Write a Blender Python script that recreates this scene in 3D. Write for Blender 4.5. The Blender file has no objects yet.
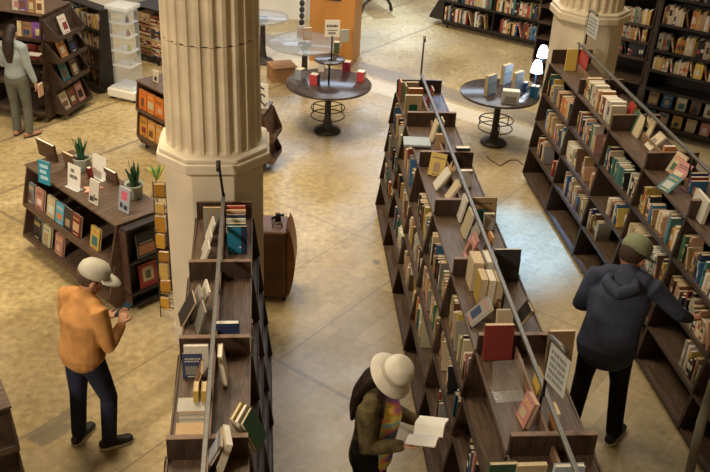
import bpy, bmesh, math, random
from mathutils import Vector, Matrix, Euler
random.seed(7)
PI = math.pi
R_ = math.radians
scene = bpy.context.scene
COL = scene.collection

# ------------------------------------------------------------------ camera
F = 900.0; TH = R_(30); CH = 5.1; ROLL = R_(3.0); YAW = R_(6.75)
fw = Vector((math.sin(YAW)*math.cos(TH), math.cos(YAW)*math.cos(TH), -math.sin(TH)))
rt0 = Vector((math.cos(YAW), -math.sin(YAW), 0)); up0 = rt0.cross(fw)
RT = math.cos(ROLL)*rt0 + math.sin(ROLL)*up0
UP = -math.sin(ROLL)*rt0 + math.cos(ROLL)*up0
cd = bpy.data.cameras.new('camera'); cam = bpy.data.objects.new('camera', cd); COL.objects.link(cam)
cd.sensor_width = 36; cd.lens = 36*F/710; cd.clip_end = 200
m = Matrix((RT, UP, -fw)).transposed().to_4x4(); m.translation = (0, 0, CH)
cam.matrix_world = m
scene.camera = cam

def un(x, y, z=0.0):
    d = fw + RT*((x-355)/F) + UP*((236-y)/F)
    t = (z-CH)/d.z
    return Vector((d.x*t, d.y*t, z))

# ------------------------------------------------------------------ materials
def mat(name):
    m = bpy.data.materials.new(name); m.use_nodes = True
    nt = m.node_tree; b = nt.nodes['Principled BSDF']
    return m, nt, b
def simple(name, col, rough=.6, metal=0.0, noise=0.0, nscale=20, bump=0.0, spec=.4, stretch=None):
    m, nt, b = mat(name)
    b.inputs['Base Color'].default_value = (*col, 1); b.inputs['Roughness'].default_value = rough
    b.inputs['Metallic'].default_value = metal; b.inputs['Specular IOR Level'].default_value = spec
    if noise or bump:
        tc = nt.nodes.new('ShaderNodeTexCoord'); mp = nt.nodes.new('ShaderNodeMapping')
        if stretch: mp.inputs['Scale'].default_value = stretch
        nt.links.new(tc.outputs['Object'], mp.inputs['Vector'])
        n = nt.nodes.new('ShaderNodeTexNoise'); n.inputs['Scale'].default_value = nscale; n.inputs['Detail'].default_value = 5
        nt.links.new(mp.outputs[0], n.inputs['Vector'])
        if noise:
            r = nt.nodes.new('ShaderNodeValToRGB')
            r.color_ramp.elements[0].position = .3; r.color_ramp.elements[1].position = .7
            r.color_ramp.elements[0].color = (*[max(0, c*(1-noise)) for c in col], 1)
            r.color_ramp.elements[1].color = (*[min(1, c*(1+noise)) for c in col], 1)
            nt.links.new(n.outputs['Fac'], r.inputs[0]); nt.links.new(r.outputs[0], b.inputs['Base Color'])
        if bump:
            bp = nt.nodes.new('ShaderNodeBump'); bp.inputs['Strength'].default_value = bump; bp.inputs['Distance'].default_value = .01
            nt.links.new(n.outputs['Fac'], bp.inputs['Height']); nt.links.new(bp.outputs[0], b.inputs['Normal'])
    return m
def tintmat(name, rough=.5, spec=.35):
    m, nt, b = mat(name)
    a = nt.nodes.new('ShaderNodeAttribute'); a.attribute_name = 'tint'
    tc = nt.nodes.new('ShaderNodeTexCoord')
    n = nt.nodes.new('ShaderNodeTexNoise'); n.inputs['Scale'].default_value = 60; n.inputs['Detail'].default_value = 3
    nt.links.new(tc.outputs['Object'], n.inputs['Vector'])
    mx = nt.nodes.new('ShaderNodeMix'); mx.data_type = 'RGBA'; mx.blend_type = 'MULTIPLY'; mx.inputs[0].default_value = .35
    nt.links.new(a.outputs['Color'], mx.inputs[6]); nt.links.new(n.outputs['Fac'], mx.inputs[7])
    nt.links.new(mx.outputs[2], b.inputs['Base Color'])
    b.inputs['Roughness'].default_value = rough; b.inputs['Specular IOR Level'].default_value = spec
    return m
M = {}
M['wood'] = simple('dark_stained_wood', (.050, .029, .019), .5, noise=.45, nscale=7, stretch=(8, 1, 1), bump=.15)
M['tray'] = simple('worn_tray_wood', (.110, .071, .049), .45, noise=.45, nscale=6, stretch=(9, 1, 1), bump=.15)
M['lip'] = simple('pale_edge_wood', (.22, .135, .085), .5, noise=.3, nscale=9)
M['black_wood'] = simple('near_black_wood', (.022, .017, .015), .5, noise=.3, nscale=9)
M['display'] = simple('display_case_wood', (.090, .048, .032), .42, noise=.4, nscale=5, stretch=(6, 1, 2), bump=.15)
M['book'] = tintmat('printed_book_cover')
M['paper'] = simple('book_page_paper', (.66, .52, .34), .8, noise=.12, nscale=70)
M['paper_white'] = simple('pale_page_paper', (.78, .73, .62), .8, noise=.08, nscale=70)
M['white'] = simple('white_card', (.80, .77, .70), .6)
M['ink'] = simple('dark_ink', (.03, .035, .04), .7)
M['steel'] = simple('brushed_steel', (.17, .165, .155), .45, metal=.5, noise=.15, nscale=30)
M['black_metal'] = simple('black_metal', (.03, .028, .026), .45, metal=.5, noise=.2, nscale=20)
M['iron'] = simple('cast_iron', (.05, .042, .036), .5, metal=.4, noise=.3, nscale=25, bump=.2)
M['stone'] = simple('column_stone', (.64, .55, .40), .7, noise=.13, nscale=4, bump=.15)
M['stone2'] = simple('pedestal_stone', (.66, .58, .45), .65, noise=.10, nscale=3, bump=.1)
M['tabletop'] = simple('dark_round_tabletop', (.060, .045, .042), .22, noise=.4, nscale=8, spec=.6)
M['rubber'] = simple('black_rubber', (.02, .02, .02), .6)
M['acrylic'] = None
def glass(name, col, rough=.05, alpha=.25):
    m, nt, b = mat(name)
    b.inputs['Base Color'].default_value = (*col, 1); b.inputs['Roughness'].default_value = rough
    b.inputs['Alpha'].default_value = alpha; b.inputs['Specular IOR Level'].default_value = .8
    return m
M['acrylic'] = glass('clear_acrylic', (.75, .80, .82), .08, .13)
M['acrylic_edge'] = glass('acrylic_shelf', (.80, .84, .86), .15, .5)
M['glass_top'] = glass('glass_tabletop', (.34, .37, .40), .06, .42)

M['sign_card'] = simple('pale_sign_card', (.50, .52, .50), .6)
M['pencil'] = simple('grey_drawing_ink', (.22, .24, .25), .7)
M['thin_acrylic'] = glass('thin_acrylic', (.8, .82, .82), .1, .12)
def floor_material():
    m, nt, b = mat('polished_tan_concrete')
    N, L = nt.nodes, nt.links
    tc = N.new('ShaderNodeTexCoord')
    sep = N.new('ShaderNodeSeparateXYZ')
    mp = N.new('ShaderNodeMapping'); mp.inputs['Rotation'].default_value = (0, 0, R_(-47.5))
    # rotate so that local x runs along the scored direction (42.5 deg clockwise from +Y)
    L.new(tc.outputs['Object'], mp.inputs['Vector']); L.new(mp.outputs[0], sep.inputs[0])
    def noise(scale, detail=5, vec=None, rough=.55):
        n = N.new('ShaderNodeTexNoise'); n.inputs['Scale'].default_value = scale; n.inputs['Detail'].default_value = detail
        n.inputs['Roughness'].default_value = rough
        L.new(vec or tc.outputs['Object'], n.inputs['Vector']); return n.outputs['Fac']
    def ramp(f, stops):
        r = N.new('ShaderNodeValToRGB'); e = r.color_ramp.elements
        e[0].position, e[0].color = stops[0][0], (*stops[0][1], 1); e[1].position, e[1].color = stops[-1][0], (*stops[-1][1], 1)
        for p, c in stops[1:-1]:
            x = e.new(p); x.color = (*c, 1)
        L.new(f, r.inputs[0]); return r.outputs[0]
    def mth(op, a, b_=None, clamp=False):
        n = N.new('ShaderNodeMath'); n.operation = op; n.use_clamp = clamp
        for i, v in enumerate((a, b_)):
            if v is None: continue
            if isinstance(v, (int, float)): n.inputs[i].default_value = v
            else: L.new(v, n.inputs[i])
        return n.outputs[0]
    def mix(f, a, c, mode='MIX'):
        n = N.new('ShaderNodeMix'); n.data_type = 'RGBA'; n.blend_type = mode
        if isinstance(f, (int, float)): n.inputs[0].default_value = f
        else: L.new(f, n.inputs[0])
        for k, v in ((6, a), (7, c)):
            if isinstance(v, tuple): n.inputs[k].default_value = (*v, 1)
            else: L.new(v, n.inputs[k])
        return n.outputs[2]
    base = ramp(noise(.9, 8), [(.3, (.40, .295, .14)), (.5, (.53, .41, .205)), (.7, (.66, .53, .30))])
    fine = ramp(noise(14, 6), [(.3, (.58, .57, .55)), (.7, (1.16, 1.16, 1.16))])
    col = mix(1.0, base, fine, 'MULTIPLY')
    grey = ramp(noise(.55, 4), [(.45, (0, 0, 0)), (.65, (1, 1, 1))])
    col = mix(mth('MULTIPLY', grey, .4), col, (.50, .42, .29))
    U = sep.outputs['X']; V = sep.outputs['Y']     # U along the score lines, V to their left
    # plank zone: patchwork of strips, where the old floor was laid in boards
    mp2 = N.new('ShaderNodeMapping'); mp2.inputs['Rotation'].default_value = (0, 0, R_(-47.5))
    L.new(tc.outputs['Object'], mp2.inputs['Vector'])
    br = N.new('ShaderNodeTexBrick'); br.inputs['Scale'].default_value = 1.0
    br.inputs['Brick Width'].default_value = .85; br.inputs['Row Height'].default_value = .19
    br.inputs['Mortar Size'].default_value = .004; br.offset = .37
    br.inputs['Color1'].default_value = (.66, .53, .33, 1); br.inputs['Color2'].default_value = (.42, .325, .19, 1)
    br.inputs['Mortar'].default_value = (.33, .26, .16, 1)
    L.new(mp2.outputs[0], br.inputs['Vector'])
    wob = mth('MULTIPLY', mth('SUBTRACT', noise(1.2, 3), .5), .8)
    wob2 = mth('MULTIPLY', mth('SUBTRACT', noise(5, 2), .5), .16)
    def band(S, lo, hi, soft=.05, w=True):
        s = mth('ADD', S, wob) if w else S
        a = mth('MULTIPLY', mth('SUBTRACT', s, lo), 1/soft, True)
        c = mth('MULTIPLY', mth('SUBTRACT', hi, s), 1/soft, True)
        return mth('MULTIPLY', a, c)
    plank = band(V, -40, 5.2, .25)
    plank = mth('MULTIPLY', plank, ramp(noise(.8, 3), [(.36, (.22,)*3), (.60, (.72,)*3)]))
    plank2 = band(U, 10.55, 11.6, .12)
    z = mth('MAXIMUM', plank, mth('MULTIPLY', plank2, .6))
    col = mix(z, col, mix(.8, col, br.outputs['Color']))
    # dark scored joints
    for S, pos, w_ in ((V, 8.93, .035), (V, 10.2, .045), (V, 4.32, .012), (U, 4.9, .03), (V, 5.2, .01), (U, 10.55, .015), (U, 7.2, .010)):
        d = mth('ABSOLUTE', mth('SUBTRACT', S, pos))
        f = mth('MULTIPLY', mth('SUBTRACT', w_, d), 1/w_*1.5, True)
        col = mix(mth('MULTIPLY', f, .62), col, (.17, .13, .085))
    # pale and grey bands across the aisle head
    col = mix(mth('MULTIPLY', band(U, 10.95, 11.45, .05, False), .8), col, (.74, .66, .52))
    col = mix(mth('MULTIPLY', band(U, 11.5, 12.0, .06, False), .8), col, (.25, .22, .175))
    # grey mended patches
    for (u0, u1, v0, v1, s) in PATCHES:
        f = mth('MULTIPLY', band(mth('ADD', U, wob2), u0, u1, .03, False), band(mth('ADD', V, wob2), v0, v1, .03, False))
        col = mix(mth('MULTIPLY', f, s), col, (.22, .185, .125))
    stain = ramp(noise(2.3, 6, rough=.7), [(.62, (0, 0, 0)), (.72, (1, 1, 1))])
    col = mix(mth('MULTIPLY', stain, .6), col, (.22, .17, .11))
    big = ramp(noise(.33, 3), [(.42, (.80, .80, .82)), (.6, (1.06, 1.06, 1.03))])
    col = mix(1.0, col, big, 'MULTIPLY')
    L.new(col, b.inputs['Base Color'])
    rg = ramp(noise(1.7, 5), [(.3, (.20,)*3), (.7, (.42,)*3)])
    L.new(rg, b.inputs['Roughness']); b.inputs['Specular IOR Level'].default_value = .5
    bp = N.new('ShaderNodeBump'); bp.inputs['Strength'].default_value = .06; bp.inputs['Distance'].default_value = .01
    L.new(noise(9, 5), bp.inputs['Height']); L.new(bp.outputs[0], b.inputs['Normal'])
    return m
def uv_of(x, y):
    a = R_(-47.5)    # same rotation as the mapping node
    p = un(x, y); return (math.cos(a)*p.x - math.sin(a)*p.y, math.sin(a)*p.x + math.cos(a)*p.y)
def patch(pa, pb, s):
    a, c = uv_of(*pa), uv_of(*pb)
    return (min(a[0], c[0]), max(a[0], c[0]), min(a[1], c[1]), max(a[1], c[1]), s)
PATCHES = [patch((22, 436), (80, 414), .85), patch((40, 452), (60, 418), .85), patch((22, 398), (36, 400), .6), patch((370, 262), (383, 262), .9), patch((322, 262), (312, 262), .4), patch((129, 388), (142, 390), .5)]

# ------------------------------------------------------------------ mesh helpers
class MB:
    """collects shapes into one mesh, with material slots and a tint per face"""
    def __init__(s): s.v = []; s.f = []; s.m = []; s.t = []; s.mats = []; s.sm = []
    def slot(s, m):
        if m not in s.mats: s.mats.append(m)
        return s.mats.index(m)
    def add(s, vs, fs, m, tint=(1, 1, 1), mx=None, smooth=False):
        o = len(s.v); k = s.slot(m)
        for v in vs: s.v.append(tuple(mx @ Vector(v)) if mx is not None else tuple(v))
        for f in fs: s.f.append([i+o for i in f]); s.m.append(k); s.t.append(tint); s.sm.append(smooth)
    def box(s, a, b, m, tint=(1, 1, 1), mx=None):
        x0, y0, z0 = a; x1, y1, z1 = b
        vs = [(x0, y0, z0), (x1, y0, z0), (x1, y1, z0), (x0, y1, z0), (x0, y0, z1), (x1, y0, z1), (x1, y1, z1), (x0, y1, z1)]
        s.add(vs, [(0, 3, 2, 1), (4, 5, 6, 7), (0, 1, 5, 4), (1, 2, 6, 5), (2, 3, 7, 6), (3, 0, 4, 7)], m, tint, mx)
    def prism(s, poly, h0, h1, m, axis='z', tint=(1, 1, 1), mx=None, smooth=False):
        n = len(poly); vs = []
        for h in (h0, h1):
            for (a, c) in poly: vs.append({'z': (a, c, h), 'y': (a, h, c), 'x': (h, a, c)}[axis])
        area = sum(poly[i][0]*poly[(i+1) % n][1]-poly[(i+1) % n][0]*poly[i][1] for i in range(n))
        fs = [tuple(range(n-1, -1, -1)), tuple(range(n, 2*n))] + [(i, (i+1) % n, n+(i+1) % n, n+i) for i in range(n)]
        flip = (area < 0) != (axis == 'y')
        if flip: fs = [tuple(reversed(f)) for f in fs]
        s.add(vs, fs, m, tint, mx, smooth)
    def lathe(s, prof, m, n=24, mx=None, tint=(1, 1, 1), smooth=True):
        vs = []; fs = []
        for (r, z) in prof:
            for i in range(n): vs.append((r*math.cos(2*PI*i/n), r*math.sin(2*PI*i/n), z))
        for j in range(len(prof)-1):
            for i in range(n): fs.append((j*n+i, j*n+(i+1) % n, (j+1)*n+(i+1) % n, (j+1)*n+i))
        fs.append(tuple(reversed(range(n)))); fs.append(tuple(range((len(prof)-1)*n, len(prof)*n)))
        s.add(vs, fs, m, tint, mx, smooth)
    def tube(s, pts, r, m, n=10, closed=False, tint=(1, 1, 1)):
        pts = [Vector(p) for p in pts]; vs = []; fs = []; k = len(pts)
        rs = r if isinstance(r, (list, tuple)) else [r]*k
        for i, p in enumerate(pts):
            if closed: d = pts[(i+1) % k]-pts[i-1]
            else: d = pts[min(i+1, k-1)]-pts[max(i-1, 0)]
            d.normalize()
            u = d.cross(Vector((0, 0, 1)))
            if u.length < .05: u = d.cross(Vector((1, 0, 0)))
            u.normalize(); w = d.cross(u)
            for q in range(n):
                a = 2*PI*q/n; vs.append(tuple(p+rs[i]*(math.cos(a)*u+math.sin(a)*w)))
        for i in range(k if closed else k-1):
            for q in range(n): fs.append((i*n+q, ((i+1) % k)*n+q, ((i+1) % k)*n+(q+1) % n, i*n+(q+1) % n))
        if not closed: fs.append(tuple(range(n))); fs.append(tuple(reversed(range((k-1)*n, k*n))))
        s.add(vs, fs, m, tint, None, True)
    def mesh(s, name):
        me = bpy.data.meshes.new(name); me.from_pydata(s.v, [], s.f)
        for m_ in s.mats: me.materials.append(m_)
        at = me.color_attributes.new('tint', 'FLOAT_COLOR', 'CORNER')
        me.polygons.foreach_set('material_index', s.m); me.polygons.foreach_set('use_smooth', s.sm)
        cols = []
        for p, t in zip(me.polygons, s.t): cols += [*t, 1.0]*p.loop_total
        at.data.foreach_set('color', cols); me.update()
        return me
    def build(s, name, parent=None, mx=None):
        o = bpy.data.objects.new(name, s.mesh(name)); COL.objects.link(o)
        if mx is not None: o.matrix_world = mx
        if parent: o.parent = parent
        return o
def tag(o, label=None, cat=None, group=None, kind=None):
    if label: o['label'] = label
    if cat: o['category'] = cat
    if group: o['group'] = group
    if kind: o['kind'] = kind
    return o
def thing(name, label, cat, loc=(0, 0, 0), rz=0, group=None):
    o = bpy.data.objects.new(name, None); COL.objects.link(o); o.empty_display_size = .1
    o.location = loc; o.rotation_euler = (0, 0, rz)
    return tag(o, label, cat, group)
def T(x, y, z=0, rz=0): return Matrix.Translation((x, y, z)) @ Matrix.Rotation(rz, 4, 'Z')
def bevel(o, w=.004, seg=2):
    b = o.modifiers.new('bevel', 'BEVEL'); b.width = w; b.segments = seg; b.limit_method = 'ANGLE'; b.angle_limit = R_(40)
    return o
def box_obj(name, a, b, m, parent=None, bev=0):
    k = MB(); k.box(a, b, m); o = k.build(name, parent)
    if bev: bevel(o, bev)
    return o
def copy_tree(o, parent=None):
    c = o.copy(); COL.objects.link(c)
    if parent: c.parent = parent
    for ch in list(o.children): copy_tree(ch, c)
    return c

# ------------------------------------------------------------------ room shell
fm = floor_material()
k = MB(); k.box((-14, -3, -.2), (18, 26, 0), fm); tag(k.build('floor'), kind='structure')
wallm = simple('painted_plaster', (.62, .52, .38), .8, noise=.08, nscale=2)
for n, a, b_ in (('wall_back', (-14, 26, 0), (18, 26.2, 9.5)), ('wall_left', (-14.2, -3, 0), (-14, 26, 9.5)),
                 ('wall_right', (18, -3, 0), (18.2, 26, 9.5)), ('wall_front', (-14, -3.2, 0), (18, -3, 9.5)),
                 ('ceiling', (-14, -3, 9.5), (18, 26, 9.7))):
    k = MB(); k.box(a, b_, wallm); tag(k.build(n), kind='structure')

# ------------------------------------------------------------------ columns
def column(cx, cy, label, seam, up=0):
    t = thing('stone_column', label, 'column', (cx, cy, 0))
    def octo(a, c=.42): 
        q = a*c; return [(-q, -a), (q, -a), (a, -q), (a, q), (q, a), (-q, a), (-a, q), (-a, -q)]
    k = MB(); k.prism(octo(.415), 0, .22, M['stone2']); k.prism(octo(.405), .22, 1.84+up, M['stone2'])
    bevel(k.build('pedestal', t), .006)
    k = MB()
    for z0, z1, a in ((1.84, 1.87, .42), (1.87, 1.96, .46), (1.96, 2.0, .44)): k.prism(octo(a, .46), z0+up, z1+up, M['stone2'])
    bevel(k.build('base_moulding', t), .012)
    def shaft(z0, z1, r0, r1, nm):
        k = MB(); NF = 24; per = 10; vs = []; fs = []; n = NF*per
        zs = [z0, z0+.03] + [z0+.03+(z1-z0-.03)*i/8 for i in range(1, 9)]
        for z in zs:
            r = r0+(r1-r0)*(z-z0)/(z1-z0)
            for i in range(n):
                ph = (i % per)/per
                d = 0 if ph < .3 else .024*math.sin((ph-.3)/.7*PI)**.6
                if z == z0 and nm == 'fluted_drum' and z0 < seam: d = 0
                a = 2*PI*(i+.1*per)/n
                vs.append(((r-d)*math.cos(a), (r-d)*math.sin(a), z))
        for j in range(len(zs)-1):
            for i in range(n): fs.append((j*n+i, j*n+(i+1) % n, (j+1)*n+(i+1) % n, (j+1)*n+i))
        fs.append(tuple(range((len(zs)-1)*n, len(zs)*n))); fs.append(tuple(reversed(range(n))))
        k.add(vs, fs, M['stone']); k.build(nm, t)
    shaft(2.0+up, seam, .395, .385, 'fluted_drum'); shaft(seam+.006, 9.4, .385, .345, 'fluted_drum')
    k = MB(); k.lathe([(.366, seam-.002), (.366, seam+.008)], M['ink'], 32); k.build('joint', t)
    return t
column(-.40, 6.99, 'pale fluted stone column on an octagonal pedestal behind the left bookcase row', 2.89)
column(4.11, 10.88, 'pale fluted stone column rising behind the far end of the right bookcase row', 4.2, .10)

# ------------------------------------------------------------------ books
PAL = [('cream', (.70, .58, .38), 16), ('tan', (.50, .33, .17), 12), ('orange', (.58, .24, .07), 5), ('brown', (.16, .08, .045), 10),
       ('dark red', (.26, .04, .035), 5), ('red', (.48, .06, .045), 2), ('navy', (.04, .06, .14), 7), ('blue', (.06, .17, .34), 5),
       ('black', (.025, .023, .025), 13), ('grey', (.32, .30, .27), 6), ('white', (.72, .68, .60), 13), ('green', (.07, .17, .09), 4),
       ('yellow', (.66, .46, .10), 5), ('teal', (.07, .20, .20), 2), ('pink', (.58, .26, .24), 3), ('peach', (.68, .42, .25), 6)]
CMAP = {n: c for n, c, w in PAL}
def pick(names=None):
    if names: n = random.choice(names)
    else: n = random.choices([p[0] for p in PAL], [p[2] for p in PAL])[0]
    j = random.uniform(.75, 1.2)
    return n, tuple(min(.85, c*j*random.uniform(.93, 1.07)) for c in CMAP[n])
def book_shapes(k, th, d, h, col, mark=None, art=None, pages=True, hard=True, kp=None):
    """spine on -Y, thickness on X, height on Z; origin at the middle of the spine's foot"""
    c = .0028 if hard else .0012; x0, x1 = -th/2, th/2; bm = M['book']
    k.box((x0, 0, 0), (x0+c, d, h), bm, col); k.box((x1-c, 0, 0), (x1, d, h), bm, col); k.box((x0+c, 0, 0), (x1-c, c*1.3, h), bm, col)
    g = .004 if hard else .0008
    if pages: (kp or k).box((x0+c, c*1.3, g), (x1-c, d-g, h-g), M['paper_white'] if (sum(col) > 1.6 or random.random() < .35) else M['paper'])
    if mark and th > .012:
        e = .0006
        k.box((x0*.72, -e, h*mark[1]), (x1*.72, .001, h*mark[2]), bm, mark[0])
        if mark[3]: k.box((x0*.8, -e, h*.06), (x1*.8, .001, h*.06+.02), bm, mark[0])
    if art:
        for s_ in (1, ):
            X0 = x1; e = .0006
            for (y0, y1, z0, z1, cc) in art: k.box((X0-.0005, d*y0, h*z0), (X0+e, d*y1, h*z1), bm, cc)
            
ALLBOOKS = []
USED = {}
def place_book(cx, cy, z, th, d, h, rz, col, ctx, lean=0, back=0, mark='auto', art=None, forced=False, label=None, hard=None, on_z=True, group=None, name='book'):
    if mark == 'auto':
        if random.random() < .75:
            c2 = random.choice([(.75, .7, .6), (.03, .03, .03), (.6, .45, .15), (.5, .08, .06), (.75, .7, .6)])
            a = random.uniform(.25, .5); mark = (c2, a, a+random.uniform(.15, .4), random.random() < .5)
        else: mark = None
    hard = random.random() < .5 if hard is None else hard
    mx = Matrix.Rotation(rz, 4, 'Z') @ Matrix.Rotation(lean, 4, 'Y') @ Matrix.Rotation(back, 4, 'X')
    if on_z:
        cs = [mx @ Vector((x, y, zz)) for x in (-th/2, th/2) for y in (0, d) for zz in (0, h)]
        z = z+.001-min(c.z for c in cs)
    W = Matrix.Translation((cx, cy, z)) @ mx
    k = MB()
    kp = MB() if forced else None
    book_shapes(k, th, d, h, col[1], mark, art, True, hard, kp)
    o = k.build(name, None, W)
    if forced:
        p = kp.build('page_block', None); p.parent = o
    ALLBOOKS.append(dict(o=o, ctx=ctx, col=col[0], th=th, forced=forced, label=label, group=group))
    return o
C = lambda n, f=1.0: (n, tuple(min(.9, c*f) for c in CMAP[n]))
def cover_art(col=None):
    """title bars and a picture block for a face-out cover"""
    a = []
    c1 = random.choice([(.75, .7, .6), (.04, .04, .05), (.6, .1, .08), (.8, .6, .2)])
    y = .82
    for i in range(random.choice((1, 2))):
        x = .12
        while x < .82:
            w = random.uniform(.05, .16); a.append((x, min(.9, x+w), y-.05, y, c1)); x += w+.035
        y -= .10
    pc = pick()[1]; z0 = random.uniform(.14, .22); a.append((random.uniform(.12, .3), random.uniform(.65, .88), z0, y-.12, pc))
    pc2 = pick()[1]; a.append((.35, .6, z0+.05, z0+.25, pc2))
    a.append((.25, .75, .05, .09, c1))
    # keep later blocks a hair prouder than earlier ones is not needed: they do not overlap the title
    return a[:-2]+[a[-1]]

ORD = ['', 'first', 'second', 'third', 'fourth', 'fifth', 'sixth', 'seventh', 'eighth', 'ninth', 'tenth', 'eleventh', 'twelfth', 'thirteenth',
       'fourteenth', 'fifteenth', 'sixteenth', 'seventeenth', 'eighteenth', 'nineteenth', 'twentieth', 'twenty-first', 'twenty-second', 'twenty-third',
       'twenty-fourth', 'twenty-fifth', 'twenty-sixth', 'twenty-seventh', 'twenty-eighth', 'twenty-ninth', 'thirtieth']
def fill(start, direction, length, z, face_rz, depth, clear, ctx, density=1.0, hmin=.17, hmax=.245, tmin=.012, tmax=.04, names=None, inset=.0, tilt=0, gaps=False):
    """a run of spines along DIRECTION from START; spines face -Y rotated by FACE_RZ; ctx = (shelf words, group)"""
    x = .012; n = 0; dv = Vector((*direction, 0)).normalized(); s0 = Vector((*start, 0))
    lv = Matrix.Rotation(face_rz, 3, 'Z') @ Vector((1, 0, 0)); sg = 1 if lv.dot(dv) > 0 else -1
    while x < length-.03:
        if random.random() > density:
            x += random.uniform(.05, .22); continue
        run = random.randint(3, 9); base = pick(names); same = random.random() < .2
        for _ in range(run):
            th = random.uniform(tmin, tmax); h = min(clear-.02, (random.uniform(hmin, hmax) if not same else hmin+.04)); d = min(depth, random.uniform(.105, .16))
            if x+th > length-.02: x = length if length-x < .05 else x; break
            c = base if same else pick(names)
            n += 1
            if n >= len(ORD): break
            p = s0+dv*(x+th/2)
            mv = Matrix.Rotation(face_rz, 3, 'Z') @ Vector((0, 1, 0))*(inset+random.uniform(0, .030 if gaps else .015))
            lean = 0
            place_book(p.x+mv.x, p.y+mv.y, z, th, d, h, face_rz, c, (ctx[0], n, ctx[1]), lean, tilt)
            x += th+random.uniform(.0008, .003)
        if random.random() < (.7 if gaps else .4) and x < length-.12:   # one leaning book closes the run
            th = random.uniform(.012, .025); h = min(clear-.03, random.uniform(hmin, hmax)); n += 1
            if n < len(ORD):
                a = random.uniform(.15, .35); w = h*math.sin(a)
                p = s0+dv*(x+w+th/2+.004)
                mv = Matrix.Rotation(face_rz, 3, 'Z') @ Vector((0, 1, 0))*inset
                if x+w+th < length-.02:
                    place_book(p.x+mv.x, p.y+mv.y, z, th, .13, h, face_rz, pick(names), (ctx[0], n, ctx[1]), -a*sg, 0)
                    x += w+th+.01+(random.choice((0, 0, .03, .07)) if gaps else 0)
        if n >= len(ORD)-1: break

# ------------------------------------------------------------------ row bookcases
def row_unit(FR, y0, y1, ht, ztray, zend, tiers, flare, step, label, group, far_board=False, near_wall=False):
    """double-sided stepped bookcase: cx axis, ht half width of the top, each tier leans out by FLARE and steps back"""
    L_ = y1-y0; q = FR @ Vector((0, y0, 0)); t = thing('stepped_bookcase', label, 'bookcase', q, FR.to_euler().z, group)
    zb = .09; pitch = (ztray-.02-zb)/tiers
    xs = []          # (half width at tier top, half width at tier foot, z of its board top)
    h = ht
    for i in range(tiers):
        top = h; foot = h+flare; xs.append((top, foot, ztray-.02-pitch*(i+1))); h = foot-step
    prof = [(ht, zend), (ht, ztray)]
    for i, (a, b_, z) in enumerate(xs):
        zt = ztray if i == 0 else xs[i-1][2]
        prof += [(a+.016, zt-.0), (b_+.018, z-.0)]
    prof += [(xs[-1][1]-.03, .06)]
    poly = prof + [(-x, z) for x, z in reversed(prof)]
    th = .018
    for yy in (0, L_-th):
        k = MB(); k.prism(poly, yy+.0005, yy+th-.0005, M['wood'], 'y'); bevel(k.build('side_panel', t), .002, 1)
        if yy == 0 or far_board:
            k = MB(); k.box((-ht, yy, zend), (ht, yy+th, zend+.004), M['lip']); k.build('edge_strip', t)
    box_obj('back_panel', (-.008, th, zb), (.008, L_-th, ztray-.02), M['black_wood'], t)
    box_obj('tray', (-ht, th, ztray-.02), (ht, L_-th, ztray), M['tray'], t)
    for s in (-1, 1):
        box_obj('tray_lip', (s*ht-.006, th, ztray-.02), (s*ht+.006, L_-th, ztray+.012), M['tray'], t, .002)
        for (a, b_, z) in xs:
            x0, x1 = sorted((s*.008, s*b_)); box_obj('shelf', (x0, th, z-.018), (x1, L_-th, z), M['tray'], t)
            x0, x1 = sorted((s*(b_-.001), s*(b_+.007))); box_obj('shelf_lip', (x0, th, z-.028), (x1, L_-th, z+.014), M['wood'], t, .002)
    box_obj('tray_divider', (-.009, th, ztray), (.009, L_-th, ztray+.075), M['lip'], t)
    b_ = xs[-1][1]-.05
    k = MB()
    for s in (-1, 1): x0, x1 = sorted((s*b_, s*(b_-.02))); k.box((x0, th, .06), (x1, L_-th, zb-.02), M['wood'])
    k.build('plinth', t)
    for s in (-1, 1):
        for yy in (.09, L_-.09):
            k = MB(); k.lathe([(.028, -.011), (.032, -.006), (.032, .006), (.028, .011)], M['rubber'], 14, Matrix.Translation((s*(b_-.06), yy, .032)) @ Matrix.Rotation(PI/2, 4, 'Y'))
            k.box((s*(b_-.06)-.016, yy-.016, .04), (s*(b_-.06)+.016, yy+.016, .062), M['black_metal']); k.build('caster', t)
    return xs

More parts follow.
